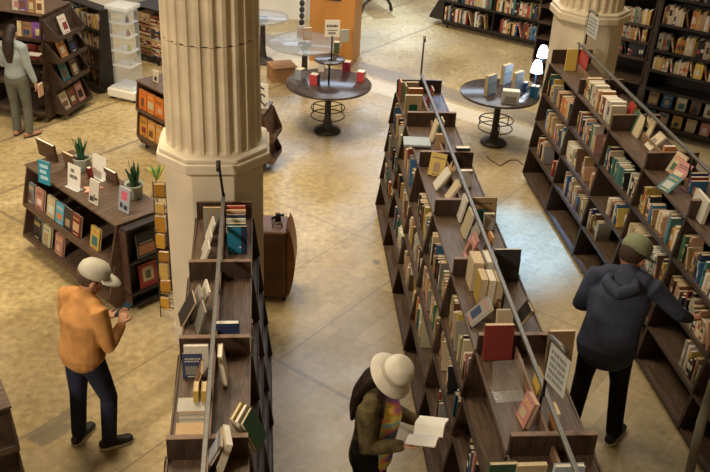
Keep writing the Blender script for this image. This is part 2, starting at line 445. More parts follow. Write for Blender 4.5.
BAYN = ['nearest', 'second', 'third', 'fourth', 'fifth', 'sixth', 'seventh']
LEVN = ['top', 'second', 'third', 'bottom']
def row(name, cx, ys, ht0, ztray, zend, flare, step, sides, plan, where, yaw=0.0):
    tiers = 4; ht = ht0; FR = Matrix.Translation((cx, 6.5, 0)) @ Matrix.Rotation(yaw, 4, 'Z') @ Matrix.Translation((0, -6.5, 0))
    for i in range(len(ys)-1):
        y0, y1 = ys[i], ys[i+1]
        nb = BAYN[i]
        lab = f'dark wood stepped bookcase with an open top tray, {nb} unit of the {name} row'
        if i == len(ys)-2: lab = f'dark wood stepped bookcase with an open top tray, {where}'
        xs = row_unit(FR, y0, y1, ht, ztray, zend, tiers, flare, step, lab, f'stepped bookcases of the {name} row', far_board=True)
        pitch = (ztray-.02-.09)/tiers
        for s in sides:
            for lv, (a, b_, z) in enumerate(xs):
                dn = plan(i, lv, s)
                if dn <= 0: continue
                depth = min(.16, a-.03)
                side = '' if len(sides) == 1 else (' left face' if s < 0 else ' right face')
                ctx = (f'{LEVN[lv]} shelf, {nb} bay of {name} row{side}', f'books on the {LEVN[lv]} shelves of the {name} row')
                rz = (-PI/2 if s < 0 else PI/2)+yaw
                xx = s*(b_-.024)
                # count from the far end towards the camera
                p0 = FR @ Vector((xx, y1-.020, 0)); dd = FR.to_3x3() @ Vector((0, -1, 0))
                fill((p0.x, p0.y), (dd.x, dd.y), (y1-y0)-.040, z, rz, depth+.02, pitch-.03, ctx, dn, inset=0, hmin=.15, hmax=min(.27, pitch-.05), tmin=.016, tmax=.052, gaps=True)

YL = [2.845, 3.76, 4.675, 5.59, 6.505]
row('left', -.31, YL, .222, 1.50, 1.65, .045, .01, (1,), lambda i, l, s: [.12, .2, .12, 0][l], 'farthest of the left row')
YC = [2.76, 3.70, 4.645, 5.59, 6.53, 7.475, 8.42, 9.36]
def planC(i, l, s):
    if s > 0: return 0.25 if l == 0 else .3
    t = [[0, .12, .4, 0], [0, .3, .3, 0], [.9, .75, .35, 0], [.95, .9, .6, 0], [.97, .9, .7, 0], [.97, .92, .7, 0], [.97, .95, .75, 0]]
    return t[i][l]
row('centre', 1.68, YC, .25, 1.50, 1.65, .05, .02, (-1,), planC, 'farthest of the centre row', R_(-1.1))
YR = [3.54, 4.48, 5.42, 6.36, 7.30, 8.20, 9.22, 10.24]
def planR(i, l, s):
    t = [[.7, .6, .3, 0], [.8, .7, .4, 0], [.8, .75, .5, 0], [.85, .8, .5, 0], [.85, .7, .65, 0], [.85, .75, .6, 0], [.85, .7, .5, 0]]
    return t[i][l]
row('right', 3.81, YR, .25, 1.56, 1.73, .04, .01, (-1,), planR, 'farthest of the right row', R_(1.1))
# ------------------------------------------------------------------ rails on the rows
def rail(cx, y0, y1, z, label, yaw=0):
    t = thing('metal_rail', label, 'rail', (cx+math.sin(-yaw)*(y0-6.5), y0, 0), yaw)
    k = MB(); k.box((-.014, 0, z-.012), (.014, y1-y0, z+.012), M['steel']); bevel(k.build('rail_bar', t), .004)
    n = max(2, int((y1-y0)/.94)+1)
    for i in range(n):
        y = .05+(y1-y0-.1)*i/(n-1); k = MB(); k.tube([(0, y, 1.578 if z < 1.8 else 1.64), (0, y, z-.01)], .009, M['black_metal']); k.build('post', t)
    return t
rail(-.31, 3.0, 6.45, 1.745, 'grey metal rail running along the top of the left bookcase row')
rail(1.68, 2.9, 9.3, 1.745, 'grey metal rail running along the top of the centre bookcase row', R_(-1.1))
rail(3.81, 3.8, 10.1, 1.86, 'grey metal rail running along the top of the right bookcase row', R_(1.1))
# upright sign posts
t = thing('sign_post', 'thin upright metal post with an empty hook at the far end of the centre row', 'post', (1.735, 9.30, 1.757))
k = MB(); k.tube([(0, 0, 0), (0, 0, .40)], .010, M['steel']); k.build('pole', t)
k = MB(); k.tube([(0, -.06, .36), (0, -.03, .41), (0, 0, .40)], .012, M['steel']); k.build('hook', t)
t = thing('sign_post', 'short black post with a clamp on the left row rail, before the column', 'post', (-.31, 6.40, 1.757))
k = MB(); k.tube([(0, 0, 0), (-.03, 0, .30)], .011, M['black_metal']); k.build('pole', t)
k = MB(); k.tube([(-.03, -.05, .24), (-.03, .01, .30)], .018, M['black_metal']); k.build('clamp', t)
def marks(k, x, y0, y1, z0, z1, rows, s=1, fill_=.6):
    """illegible printed lines on a plate lying in the YZ plane at X"""
    for i in range(rows):
        za = z1-(z1-z0)*(i+.15)/rows; zb_ = z1-(z1-z0)*(i+.15+fill_)/rows; y = y0
        while y < y1-.004:
            w = random.uniform(.006, .022)*((y1-y0)/.15); a, b_ = sorted((x, x+s*.0015)); k.box((a, y, zb_), (b_, min(y+w, y1), za), M['pencil']); y += w*random.uniform(1.25, 1.6)
def plate_sign(loc, rz, w, h, pole_h, label, rows=4, tilt=0, group=None):
    t = thing('hanging_sign', label, 'sign', loc, rz)
    k = MB(); k.tube([(0, 0, 0), (.02, 0, pole_h)], .010, M['black_metal']); k.build('pole', t)
    k = MB(); k.tube([(.02, -.005, pole_h), (.02, .10, pole_h+.01), (.02, w*.75, pole_h+.0)], .016, M['steel']); k.build('clamp_bar', t)
    k = MB(); k.box((.018, .01, pole_h-h-.03), (.022, w, pole_h-.025), M['sign_card']); p = k.build('plate', t)
    k = MB(); marks(k, .018, .03, w-.03, pole_h-h-.01, pole_h-.05, rows, -1); marks(k, .022, .03, w-.03, pole_h-h-.01, pole_h-.05, rows, 1); i = k.build('printed_drawing', t); i.parent = p
    return t
plate_sign((1.60, 3.90, 1.76), R_(-163), .20, .25, .42, 'white printed sign hung from a black post on the nearest part of the centre row', 5)
plate_sign((3.80, 10.02, 1.875), R_(-172), .26, .24, .40, 'white drawn sign on a black post before the right column', 5)

# ------------------------------------------------------------------ books in the open trays
def tb(px, py, th, d, h, ori, col, label, lean=0, back=0, zt=1.50, art=None, rzadd=0, mark='auto', cx=None, group=None):
    """PX, PY: the middle of the top edge; ori 'f' cover towards the camera, 's' lengthwise with cover to the left, 'l' lying"""
    rz = {'f': -PI/2, 's': PI, 'l': 0}[ori]+rzadd; ln = lean if ori != 'l' else -PI/2
    mx = Matrix.Rotation(rz, 4, 'Z') @ Matrix.Rotation(ln, 4, 'Y') @ Matrix.Rotation(back, 4, 'X')
    tz = max((mx @ Vector((x, y, zz))).z for x in (-th/2, th/2) for y in (0, d) for zz in (0, h)) - min((mx @ Vector((x, y, zz))).z for x in (-th/2, th/2) for y in (0, d) for zz in (0, h))
    P = un(px, py, zt+tz)
    c = mx @ (Vector((0, d/2, h)) if ori != 'l' else Vector((0, d/2, h/2)))
    place_book(P.x-c.x, P.y-c.y, zt, th, d, h, rz, col, None, ln, back, mark, art, True, label, group=group)
cov = cover_art
# centre row, from the camera outwards
tb(504, 463, .030, .16, .13, 'f', C('green', .6), 'dark green book top in the nearest tray of the centre row')
tb(532, 464, .030, .17, .13, 'f', C('cream', .8), 'olive cream book top in the nearest tray of the centre row', zt=1.5)
tb(570, 465, .030, .17, .13, 'f', ('white', (.50, .60, .68)), 'pale blue book top in the nearest tray of the centre row')
tb(534, 397, .035, .13, .19, 's', C('pink'), 'pink and yellow covered paperback leaning on the centre row divider', -.25, art=cov(), rzadd=.1)
tb(541, 372, .014, .12, .18, 's', C('yellow'), 'thin yellow book leaning against the centre row rail near the white sign', -.12)
tb(556, 408, .026, .11, .17, 's', C('orange', .8), 'small orange-brown book right of the centre row rail beside the sign plate', .05)
tb(500, 324, .035, .19, .25, 'f', C('dark red'), 'large maroon hardback propped against a tray board of the centre row', -.16, mark=None)
tb(562, 330, .035, .17, .23, 'f', C('tan', .55), 'large brown-grey hardback propped on the right half of the centre row tray', -.16, mark=None)
tb(505, 309, .030, .11, .17, 'f', C('cream'), 'cream paged book standing behind the large maroon hardback', -.3)
tb(491, 302, .020, .15, .20, 's', C('grey'), 'grey photo covered book leaning behind the maroon hardback', -.75, art=cov())
tb(531, 305, .035, .12, .17, 's', C('black'), 'black book with white page edges right of the centre row rail', -.5)
for i, (x, y) in enumerate(((483, 274), (491, 275), (499, 276))):
    tb(x, y, .050, .15, .22, 's', C('yellow', .75), ['leftmost', 'middle', 'rightmost'][i]+' of three gold spined volumes standing in the centre row tray', -.03, mark=((.10, .05, .03), .15, .75, True))
tb(477, 257, .078, .17, .24, 's', C('cream', .95), 'thick pale book behind the gold volumes, left of its white twin', -.02, mark=None)
tb(490, 256, .078, .17, .24, 's', C('white', .9), 'thick white book behind the gold volumes, next to the rail', -.02, mark=None)
tb(508, 249, .020, .20, .26, 'f', C('black', 1.8), 'large flat slate-coloured book propped across the right side of the centre row', -.12, mark=None)
tb(477, 236, .012, .15, .21, 's', C('pink'), 'thin pink and white picture book leaning before the pale pair', -.35, art=cov())
tb(492, 234, .022, .11, .16, 's', C('orange'), 'orange and yellow booklet right of the centre row rail', -.15)
tb(466, 197, .016, .14, .21, 's', C('white'), 'thin white book leaning on the divider, nearest the small middle tray board', -.20)
tb(472, 211, .022, .15, .22, 's', C('cream', .8), 'cream book leaning on the divider behind the pink picture book', -.22)
tb(479, 223, .018, .14, .20, 's', C('grey', 1.2), 'pale grey book leaning on the divider between cream and pink ones', -.24)
tb(484, 197, .030, .22, .24, 'f', C('tan', .8), 'tan and green large book spread across the rail in the centre row', -.2, art=cov(), mark=None)
tb(490, 213, .045, .09, .14, 'f', C('white'), 'white boxed item with a black band standing right of the centre rail', -.1)
tb(440, 153, .022, .15, .21, 'f', C('yellow'), 'yellow picture book leaning askew against a centre row tray board', -.35, art=cov(), rzadd=-.5)
tb(449, 170, .014, .15, .20, 's', C('white'), 'thin white book leaning low on the divider beyond the yellow one', -.60)
tb(455, 163, .020, .13, .19, 's', C('tan'), 'tan book leaning beside the thin white one on the divider', -.4)
tb(459, 182, .020, .13, .19, 's', C('cream'), 'cream book leaning low at the divider, nearest of its cluster', -.5)
tb(463, 147, .060, .13, .18, 'f', C('navy', .7), 'thick navy book with a white top right of the centre row rail', -.05)
tb(466, 170, .045, .12, .16, 'f', C('white', .9), 'white topped small book in front of the thick navy one', -.05)
tb(417, 141, .020, .20, .26, 'l', ('grey', (.42, .48, .50)), 'large pale blue-grey book lying flat over the left tray edge', rzadd=-.1, zt=1.52)
tb(437, 121, .016, .14, .21, 's', C('cream'), 'tall cream book leaning on the divider above the blue-grey one', -.2)
tb(443, 119, .018, .14, .20, 's', C('green'), 'dark green book leaning on the divider beside the tall cream one', -.15)
tb(441, 134, .035, .10, .15, 'f', C('tan', 1.2), 'small tan book standing upright at the end of the blue-grey one', 0)
tb(401, 80, .020, .15, .22, 's', C('dark red', 1.3), 'dark red book upright at the far left corner of the centre row', 0)
tb(406, 84, .014, .15, .22, 's', C('green', .8), 'dark green book upright beside the dark red corner book', 0)
tb(411, 82, .030, .17, .22, 'f', C('cream', .7), 'olive topped book at the far board of the centre row', 0)
tb(416, 88, .045, .16, .21, 'f', C('orange', .9), 'thick salmon-orange topped book near the far end of the centre row', 0)
tb(414, 95, .030, .18, .22, 'f', C('cream'), 'cream book with a dark green square facing out in the centre row', -.05, art=[(.25, .72, .25, .55, (.02, .16, .12))], mark=None)
tb(433, 88, .014, .15, .20, 's', C('dark red'), 'thin maroon book leaning on the far right of the centre row rail', -.25)
# left row
tb(228, 434, .035, .16, .22, 's', C('cream', 1.0), 'pale book leaning over the nearest board of the left row', -.3, rzadd=.15)
tb(222, 436, .020, .15, .22, 's', ('grey', (.40, .44, .50)), 'blue-grey book leaning beside the pale one at the nearest board', -.45)
tb(196, 345, .030, .15, .22, 'f', C('white'), 'white book propped at the board of the nearest left row tray', -.15, mark=None)
tb(192, 353, .022, .12, .17, 'f', C('navy', 1.2), 'dark blue book in front of the white one in the left row', -.15, art=cov())
tb(202, 366, .018, .13, .17, 's', C('brown', 1.6), 'grey-brown small book leaning beside the dark blue one', -.3)
tb(220, 350, .030, .13, .24, 's', C('cream'), 'cream to orange tall paperback standing right of the left row rail', .12, mark=((.55, .15, .04), .05, .4, False))
for i in range(3):
    tb(236+i*5, 410+i*2.5, .022, .15, .20, 's', [C('yellow'), C('cream'), C('green', .8)][i], ['yellow book, leftmost of the leaning group right of the left rail', 'cream book, middle of the leaning group right of the left rail', 'dark green book, rightmost of the leaning group right of the left rail'][i], .45, rzadd=-.35)
for i in range(2):
    tb(196+i*8, 386, .030, .10, .17, 'f', C('yellow'), ['yellow book standing left in the nearest left row tray', 'yellow book standing next to its twin by the left row rail'][i], 0, rzadd=PI/2)
P0 = un(191, 408, 1.6)
for i in range(3): place_book(P0.x-.08, P0.y-.02+.001*i, 1.502+i*.030, .028, .19, .12, -PI/2, C('white', 1-.1*i), None, -PI/2, 0, None, None, True, ['lowest', 'middle', 'top'][i]+' white book of the flat stack in the nearest left row tray', on_z=True)
P0 = un(191, 424, 1.55)
for i in range(3): place_book(P0.x-.08, P0.y-.14+.002*i, 1.502+i*.024, .023, .18, .12, -PI/2, C('tan', 1+.12*i), None, -PI/2, 0, None, None, True, ['lowest', 'middle', 'top'][i]+' tan book of the flat stack nearest the camera in the left row', on_z=True)
tb(227, 322, .045, .16, .12, 'f', C('navy'), 'dark blue book with pale pages lying low at a left row board', 0)
for i, (x, y, c, n_) in enumerate(((194, 296, 'black', 'black'), (201, 290, 'grey', 'grey'), (208, 285, 'white', 'white'), (204, 305, 'grey', 'dim grey'))):
    tb(x, y, .014, .16, .21, 's', C(c, .7 if i == 3 else 1), f'{n_} thin book leaning on the second left row divider', -.5+.08*i, rzadd=.2)
tb(212, 207, .030, .14, .22, 'f', C('tan', .8), 'tan and grey striped book at the far left corner tray', -.1, art=[(.1, .2, .05, .95, (.25, .33, .36)), (.4, .5, .05, .95, (.25, .33, .36)), (.7, .8, .05, .95, (.25, .33, .36))], mark=None)
for i, (x, y) in enumerate(((214, 220), (211, 232), (209, 244))):
    tb(x, y, .014, .13, .19, 's', C('white', 1-.08*i), ['farthest', 'middle', 'nearest'][i]+' of three thin white books leaning before the column', -.35, rzadd=.15)
P0 = un(236, 200, 1.9)
zz = 1.5
for i, (c, h_) in enumerate((('navy', .17), ('white', .19), ('teal', .20), ('white', .21), ('navy', .22), ('peach', .225), ('red', .235))):
    tb(236, 232-4.4*i, .022, .15, .11+.022*i, 'f', C(c), f'{["lowest navy", "low white", "teal", "middle white", "upper navy", "peach", "topmost red"][i]} book of the stepped set before the column', 0, mark=None)
tb(237, 226, .020, .15, .22, 'f', ('blue', (.02, .20, .33)), 'large blue book facing the camera before the column, small white emblem on it', -.2, art=[(.6, .7, .22, .26, (.8, .8, .8)), (.70, 1, 0, 1, (.02, .03, .07))], mark=None, zt=1.50)
# right row
tb(573, 49, .025, .13, .26, 'f', C('yellow', 1.2), 'yellow book standing at the far end of the right row tray', -.05, zt=1.56, mark=None)
tb(584, 50, .030, .16, .23, 'f', C('red', 1.2), 'red book leaning beside the yellow one in the right row', -.2, zt=1.56, rzadd=-.6, mark=None)
tops = [('tan', 1.1), ('cream', 1.1), ('cream', 1), ('green', .9), ('cream', .9), ('white', .9), ('tan', .9), ('peach', 1), ('orange', .8), ('cream', 1), ('dark red', 1), ('cream', 1.1), ('white', 1.0), ('white', .9), ('cream', 1)]
for i, (c, f) in enumerate(tops):
    u = i/(len(tops)-1)
    Y = 9.14-.78*u
    place_book(3.55+random.uniform(0, .02), Y, 1.56, .044, .15+random.uniform(0, .03), .20+random.uniform(0, .035), -PI/2, C(c, f), ('tray row of cream and tan spines, right row', i+1, 'books packed across the right row tray'), 0, 0)
for i, (px, py, c, lab) in enumerate(((634, 103, 'red', 'thin red book leaning on the right row divider'), (640, 112, 'green', 'green book leaning beside the red one on the right row'), (644, 117, 'cream', 'cream book leaning before the green one on the right row'))):
    tb(px, py, .018, .14, .21, 's', C(c), lab, -.25, zt=1.56)
tb(652, 118, .022, .15, .22, 's', C('cream', 1.1), 'cream book with a small black square on its cover, right row', -.3, zt=1.56, art=[(.4, .62, .35, .55, (.03, .03, .04))], mark=None, rzadd=.35)
tb(664, 134, .020, .15, .20, 's', C('cream'), 'cream and orange book leaning low on the right row divider', -.75, zt=1.56, art=cov(), mark=None)
tb(670, 146, .035, .11, .20, 'f', C('orange', 1.3), 'bright orange book standing at the board of the right row', 0, zt=1.56, mark=None)
tb(684, 154, .016, .15, .21, 's', C('cream'), 'yellow and blue patterned book leaning in the right row tray', -.5, zt=1.56, art=cov(), mark=None, rzadd=.3)
tb(688, 163, .016, .15, .20, 's', C('pink'), 'pink covered book with grey lettering leaning low in the right row', -.7, zt=1.56, art=cov(), mark=None, rzadd=.4)
tb(678, 176, .014, .14, .19, 's', C('teal'), 'teal picture book nearest the tray edge in the right row', -.95, zt=1.56, art=cov(), mark=None, rzadd=.4)
for i in range(3): tb(700, 181-4*i, .022, .16, .12+.022*i, 'f', C(('blue', 'dark red', 'navy')[i]), ('blue', 'dark red', 'navy')[i]+' thick book in the stepped group at the right picture edge', 0, zt=1.56)
for i in range(2): tb(702+i*5, 192+i*6, .03, .15, .21, 's', C('white'), ['white book leaning at the right picture edge, farther one', 'white book leaning at the right picture edge, nearer one'][i], -.1, zt=1.56, mark=None)

# clear acrylic holder in the centre row tray
P0 = un(512, 402, 1.5)
t = thing('acrylic_holder', 'clear acrylic book holder standing empty in the nearest centre row tray', 'holder', (P0.x, P0.y, 1.501), R_(5))
k = MB(); k.box((-.10, 0, 0), (.10, .10, .004), M['thin_acrylic']); k.build('base', t)
k = MB(); k.add([(-.10, .09, .004), (.10, .09, .004), (.10, .094, .004), (-.10, .094, .004), (-.10, .15, .20), (.10, .15, .20), (.10, .154, .20), (-.10, .154, .20)], [(0, 3, 2, 1), (4, 5, 6, 7), (0, 1, 5, 4), (1, 2, 6, 5), (2, 3, 7, 6), (3, 0, 4, 7)], M['thin_acrylic']); k.build('back_plate', t)

# ------------------------------------------------------------------ floor display cases
def case(loc, rz, L_, D, H, levels, label, cat='bookcase', flare=.08, step=.04, end=None, wood='wood', bays=1, base=.14, top=True, name='display_case', back=True, group=None):
    """front on local -Y from x=0 to L; stepped tiers between LEVELS (board heights, top first)"""
    t = thing(name, label, cat, loc, rz, group); W = M[wood]; W2 = M['tray' if wood != 'black_wood' else 'black_wood']
    tiers = []; h = 0.0; zt = H
    for z in levels: tiers.append((h, h+flare, z, zt)); h = h+flare-step; zt = z
    poly = [(D, 0.07), (D, H), (0, H)]
    for (a, b_, z, z1) in tiers: poly += [(-a-.004, z1-.004), (-b_-.004, z-.004)]
    poly += [(-tiers[-1][1]+.06, .05)]
    poly = [(x, z) for x, z in poly]
    n = bays+1
    for i in range(n):
        x = (L_-.02)*i/bays; k = MB(); k.prism(poly, x, x+.02, W, 'x'); bevel(k.build('side_panel' if i in (0, bays) else 'divider', t), .002, 1)
    if back: box_obj('back_panel', (.02, D-.012, .1), (L_-.02, D, H), W, t)
    if top: box_obj('top_board', (-.012, -.012, H), (L_+.012, D+.01, H+.022), W2, t, .003)
    for (a, b_, z, z1) in tiers:
        k = MB(); k.box((.021, -b_, z-.018), (L_-.021, D-.02, z), W2); k.build('shelf', t)
        k = MB(); k.box((.021, -b_-.010, z-.026), (L_-.021, -b_-.0005, z+.016), W); k.build('shelf_lip', t)
    k = MB(); k.box((.02, -tiers[-1][1]+.06, .05), (L_-.02, -tiers[-1][1]+.08, levels[-1]-.03), W); k.build('plinth', t)
    for x in (.12, L_-.12):
        for y in (.0, D-.08):
            k = MB(); k.lathe([(.022, -.01), (.025, 0), (.022, .01)], M['rubber'], 12, Matrix.Translation((x, y, .026)) @ Matrix.Rotation(PI/2, 4, 'Y')); k.box((x-.012, y-.012, .028), (x+.012, y+.012, .07), M['black_metal']); k.build('caster', t)
    if end:   # slanted display ledges on the right end
        ef, zs = end; zt = H
        for z in zs:
            k = MB()
            for y in (.0, D-.015): k.prism([(L_+.001, z-.02), (L_+ef, z-.02), (L_+ef, z+.05), (L_+.02, zt-.03), (L_+.001, zt-.03)], y, y+.015, W, 'y')
            k.box((L_+.001, .015, z-.02), (L_+ef, D-.015, z), W); k.box((L_+ef-.012, .015, z), (L_+ef, D-.015, z+.03), W)
            k.add([(L_+.02, .016, zt-.04), (L_+.02, D-.016, zt-.04), (L_+ef*.45, D-.016, z), (L_+ef*.45, .016, z), (L_+.005, .016, zt-.04), (L_+.005, D-.016, zt-.04), (L_+ef*.45-.015, D-.016, z), (L_+ef*.45-.015, .016, z)], [(0, 3, 2, 1), (4, 5, 6, 7), (0, 1, 5, 4), (1, 2, 6, 5), (2, 3, 7, 6), (3, 0, 4, 7)], W)
            k.build('end_ledge', t); zt = z-.01
    t['_'] = 0; del t['_']
    return t, tiers
def loc2w(loc, rz, x, y): return Vector(loc).to_2d().to_3d()+Matrix.Rotation(rz, 3, 'Z') @ Vector((x, y, 0))
def faceout(loc, rz, x, y, z, w, h, col, label, th=.018, leanb=.22, normal=-PI/2, rzj=0, art='auto', group=None):
    """cover facing local -Y (normal=-90) or +X (normal=0); x, y is the middle of the foot"""
    p = loc2w(loc, rz, x, y); r = rz+normal+rzj
    o = Matrix.Rotation(r, 3, 'Z') @ Vector((0, -w/2, 0))
    place_book(p.x+o.x, p.y+o.y, z, th, w, h, r, col, None, -leanb, 0, None, cov() if art == 'auto' else art, True, label, hard=True, group=group)

# the plant display case at the left
DL = (-2.424, 8.66, 0); DR = R_(-49.9)
case(DL, DR, 1.68, .53, .928, [.53, .18], 'brown two-shelf display case with potted plants and standing books on top', 'display case', .10, .05, None, 'display')
def front_x(px, py, z, loc=DL, rz=DR):
    P = un(px, py, z)-Vector((loc[0], loc[1], 0)); q = Matrix.Rotation(-rz, 3, 'Z') @ P; return q.x, q.y
for px, py, c, lab, lv in ((43, 190, ('grey', (.22, .23, .25)), 'grey photo covered book facing out, leftmost on the upper shelf of the plant case', 0),
        (54, 196, ('orange', (.55, .25, .18)), 'blue, orange and pink book facing out on the upper shelf of the plant case', 0),
        (62, 205, C('cream', .9), 'small cream paperback facing out between the orange and the blue covers', 0),
        (71, 211, ('blue', (.10, .42, .62)), 'bright blue and white book facing out at the middle of the upper shelf', 0),
        (80, 217, C('black', 2), 'dark picture covered book facing out right of the bright blue one', 0),
        (89, 222, C('dark red', .8), 'dark book with a pink figure facing out on the upper shelf', 0),
        (105, 236, C('yellow', .95), 'yellow-tan book facing out alone near the right end of the plant case', 0),
        (46, 227, C('black', 1.4), 'black book with a white figure facing out on the lower shelf', 1),
        (56, 234, ('cream', (.58, .58, .36)), 'pale green-cream book facing out on the lower shelf', 1),
        (68, 243, C('pink', .8), 'pink and dark book facing out on the lower shelf of the plant case', 1)):
    z = [.53, .18][lv]; x, y = front_x(px, py, z+.10); faceout(DL, DR, x, -.035-.05*lv, z, .155, .225, c, lab, leanb=.20, th=.026)
# end shelves of the plant case
k = MB()
DT = thing('end_shelf_box', 'black two-tier end shelf unit fixed beside the plant case end', 'shelf', (*loc2w(DL, DR, 1.682, .02).to_2d(), 0), DR)
for z in (.06, .19, .53, .90): box_obj('shelf', (.0, .0, z), (.11, .49, z+.02), M['black_wood'], DT)
for y in (0, .475): box_obj('side_panel', (.0, y, .081), (.10, y+.015, .90), M['display'], DT)
box_obj('back_panel', (0, .016, .081), (.008, .474, .90), M['black_wood'], DT)
faceout(DL, DR, 1.755, .25, .551, .22, .25, C('black', 1.5), 'dark framed picture book with an orange landscape on the case end', leanb=.1, normal=0, art=[(.04, .96, .03, .06, (.3, .3, .28)), (.04, .07, .06, .96, (.3, .3, .28)), (.12, .92, .12, .5, (.45, .20, .10)), (.2, .85, .55, .62, (.3, .24, .2))])
faceout(DL, DR, 1.755, .25, .211, .20, .25, C('dark red', 1.2), 'red book with a cream portrait panel on the lower case end', leanb=.1, normal=0, art=[(.2, .8, .25, .85, (.50, .42, .27)), (.35, .65, .35, .7, (.16, .13, .10))])
ZT = .951
def dtop(px, py, z=ZT): x, y = front_x(px, py, z); return x, y
x, y = dtop(45, 184); faceout(DL, DR, x, y, ZT, .16, .24, ('blue', (.02, .30, .48)), 'bright blue book with white lettering upright on the plant case corner', leanb=.12, rzj=.25, art=[(.15, .85, .70, .85, (.5, .75, .85)), (.15, .7, .45, .6, (.5, .75, .85)), (.2, .85, .2, .35, (.5, .75, .85))])
x, y = dtop(49, 158); faceout(DL, DR, x, y, ZT, .30, .19, C('brown', .6), 'dark open-spread book with white page edges at the back of the plant case', leanb=.1, normal=PI/2, rzj=.1, th=.03, art=None)
x, y = dtop(72, 168); faceout(DL, DR, x, y, ZT, .18, .17, C('brown', 1.2), 'brown book seen from behind left of the first potted plant', leanb=.15, normal=PI/2, rzj=.1, th=.03, art=None)
x, y = dtop(91, 178); faceout(DL, DR, x, y, ZT, .05, .12, C('red', .8), 'narrow red book with a white end between sign and star', leanb=.1, normal=PI/2, th=.04, art=None)
x, y = dtop(113, 182); faceout(DL, DR, x, y, ZT, .19, .14, C('brown', .9), 'brown book with white page edge behind the right potted plant', leanb=.15, normal=PI/2, rzj=.05, th=.03, art=None)
x, y = dtop(124, 212); faceout(DL, DR, x, y, ZT, .155, .24, ('grey', (.42, .45, .52)), 'blue-grey book with a pink disc on its cover at the front edge', leanb=.18, art=[(.22, .78, .50, .86, (.75, .16, .22)), (.15, .4, .15, .35, (.05, .05, .08)), (.5, .85, .12, .3, (.05, .05, .08))], rzj=.1)
x, y = dtop(94, 204); faceout(DL, DR, x, y, ZT, .14, .24, C('white'), 'white book with black brush figures standing before the star', leanb=.18, art=[(.1, .45, .10, .30, (.03, .03, .03)), (.5, .62, .12, .42, (.03, .03, .03)), (.65, .9, .2, .3, (.03, .03, .03))], rzj=.1)
def acrylic_sign(px, py, w, h, label, printed=True, rzj=.15):
    x, y = dtop(px, py); p = loc2w(DL, DR, x, y)
    t = thing('acrylic_sign', label, 'sign', (p.x, p.y, ZT), DR+rzj)
    k = MB(); k.box((-w/2, -.04, 0), (w/2, .04, .004), M['acrylic_edge']); k.build('base', t)
    mx = Matrix.Rotation(-.15, 4, 'X')
    k = MB(); k.box((-w/2, -.002, .006), (w/2, .002, h), M['white'], mx=mx); pl = k.build('plate', t)
    if printed:
        for (x0, n, z) in ((-.25, 3, .66), (-.32, 6, .40)):
            k = MB()
            for i in range(n): k.box((w*(x0+.1*i), -.0036, h*z), (w*(x0+.1*i+.065), -.002, h*(z+.15)), M['ink'], mx=mx)
            q = k.build('text_line', t); q.parent = pl
acrylic_sign(74, 188, .19, .24, 'white lettered sign in a clear stand at the middle of the plant case')
acrylic_sign(99, 178, .20, .24, 'blank white sign plate standing between the two potted plants', False)
# peach star ornament
x, y = dtop(92, 191); p = loc2w(DL, DR, x, y); starm = simple('peach_paper', (.75, .36, .24), .6)
k = MB(); k.prism([((.11 if i % 2 == 0 else .05)*math.cos(PI*i/5+.3), (.11 if i % 2 == 0 else .05)*math.sin(PI*i/5+.3)) for i in range(10)], 0, .012, starm)
tag(k.build('paper_star', None, T(p.x, p.y+.03, ZT+.001)), 'peach paper star lying among the books on the plant case', 'ornament')
potm = simple('grey_green_ceramic', (.34, .37, .31), .5, noise=.08); leafm = simple('snake_plant_leaf', (.025, .085, .03), .45, noise=.45, nscale=14); soil = simple('potting_soil', (.05, .035, .02), .9, noise=.3)
def plant(px, py, s, label, seed, z=ZT, name='potted_plant'):
    x, y = dtop(px, py); p = loc2w(DL, DR, x, y); rr = random.Random(seed)
    t = thing(name, label, 'plant', (p.x, p.y, z))
    k = MB(); k.lathe([(.050*s, 0), (.056*s, .004), (.072*s, .11*s), (.073*s, .118*s), (.066*s, .118*s), (.063*s, .098*s), (.0, .098*s)], potm, 28); k.build('pot', t)
    k = MB(); k.lathe([(.062*s, .094*s), (.062*s, .102*s)], soil, 20); k.build('soil', t)
    for i in range(9):
        a = 2*PI*i/9+rr.uniform(-.3, .3); r0 = rr.uniform(.005, .03)*s; out = rr.uniform(.01, .065)*s; h = rr.uniform(.13, .21)*s; w = rr.uniform(.011, .016)*s*1.2
        k = MB(); vs = []; fs = []; n = 9
        for j in range(n):
            u = j/(n-1); ww = w*(1-u**3)*(.75+.6*math.sin(u*PI)*.8)+.0008; zz = .10*s+h*u; rad = r0+out*u**1.6
            c = Vector((rad*math.cos(a), rad*math.sin(a), zz)); sd = Vector((-math.sin(a+.6*u), math.cos(a+.6*u), 0)); nn = Vector((math.cos(a), math.sin(a), 0))
            vs += [tuple(c+sd*ww), tuple(c+nn*.003*s), tuple(c-sd*ww), tuple(c-nn*.003*s)]
        for j in range(n-1):
            for q in range(4): fs.append((j*4+q, j*4+(q+1) % 4, (j+1)*4+(q+1) % 4, (j+1)*4+q))
        fs.append((3, 2, 1, 0)); fs.append(tuple((n-1)*4+q for q in range(4)))
        k.add(vs, fs, leafm, smooth=True); k.build('leaf', t)
plant(83, 170, 1.25, 'upright green snake plant in a grey-green pot, left of two', 3)
plant(135, 197, 1.25, 'upright green snake plant in a grey-green pot, right of two', 8)

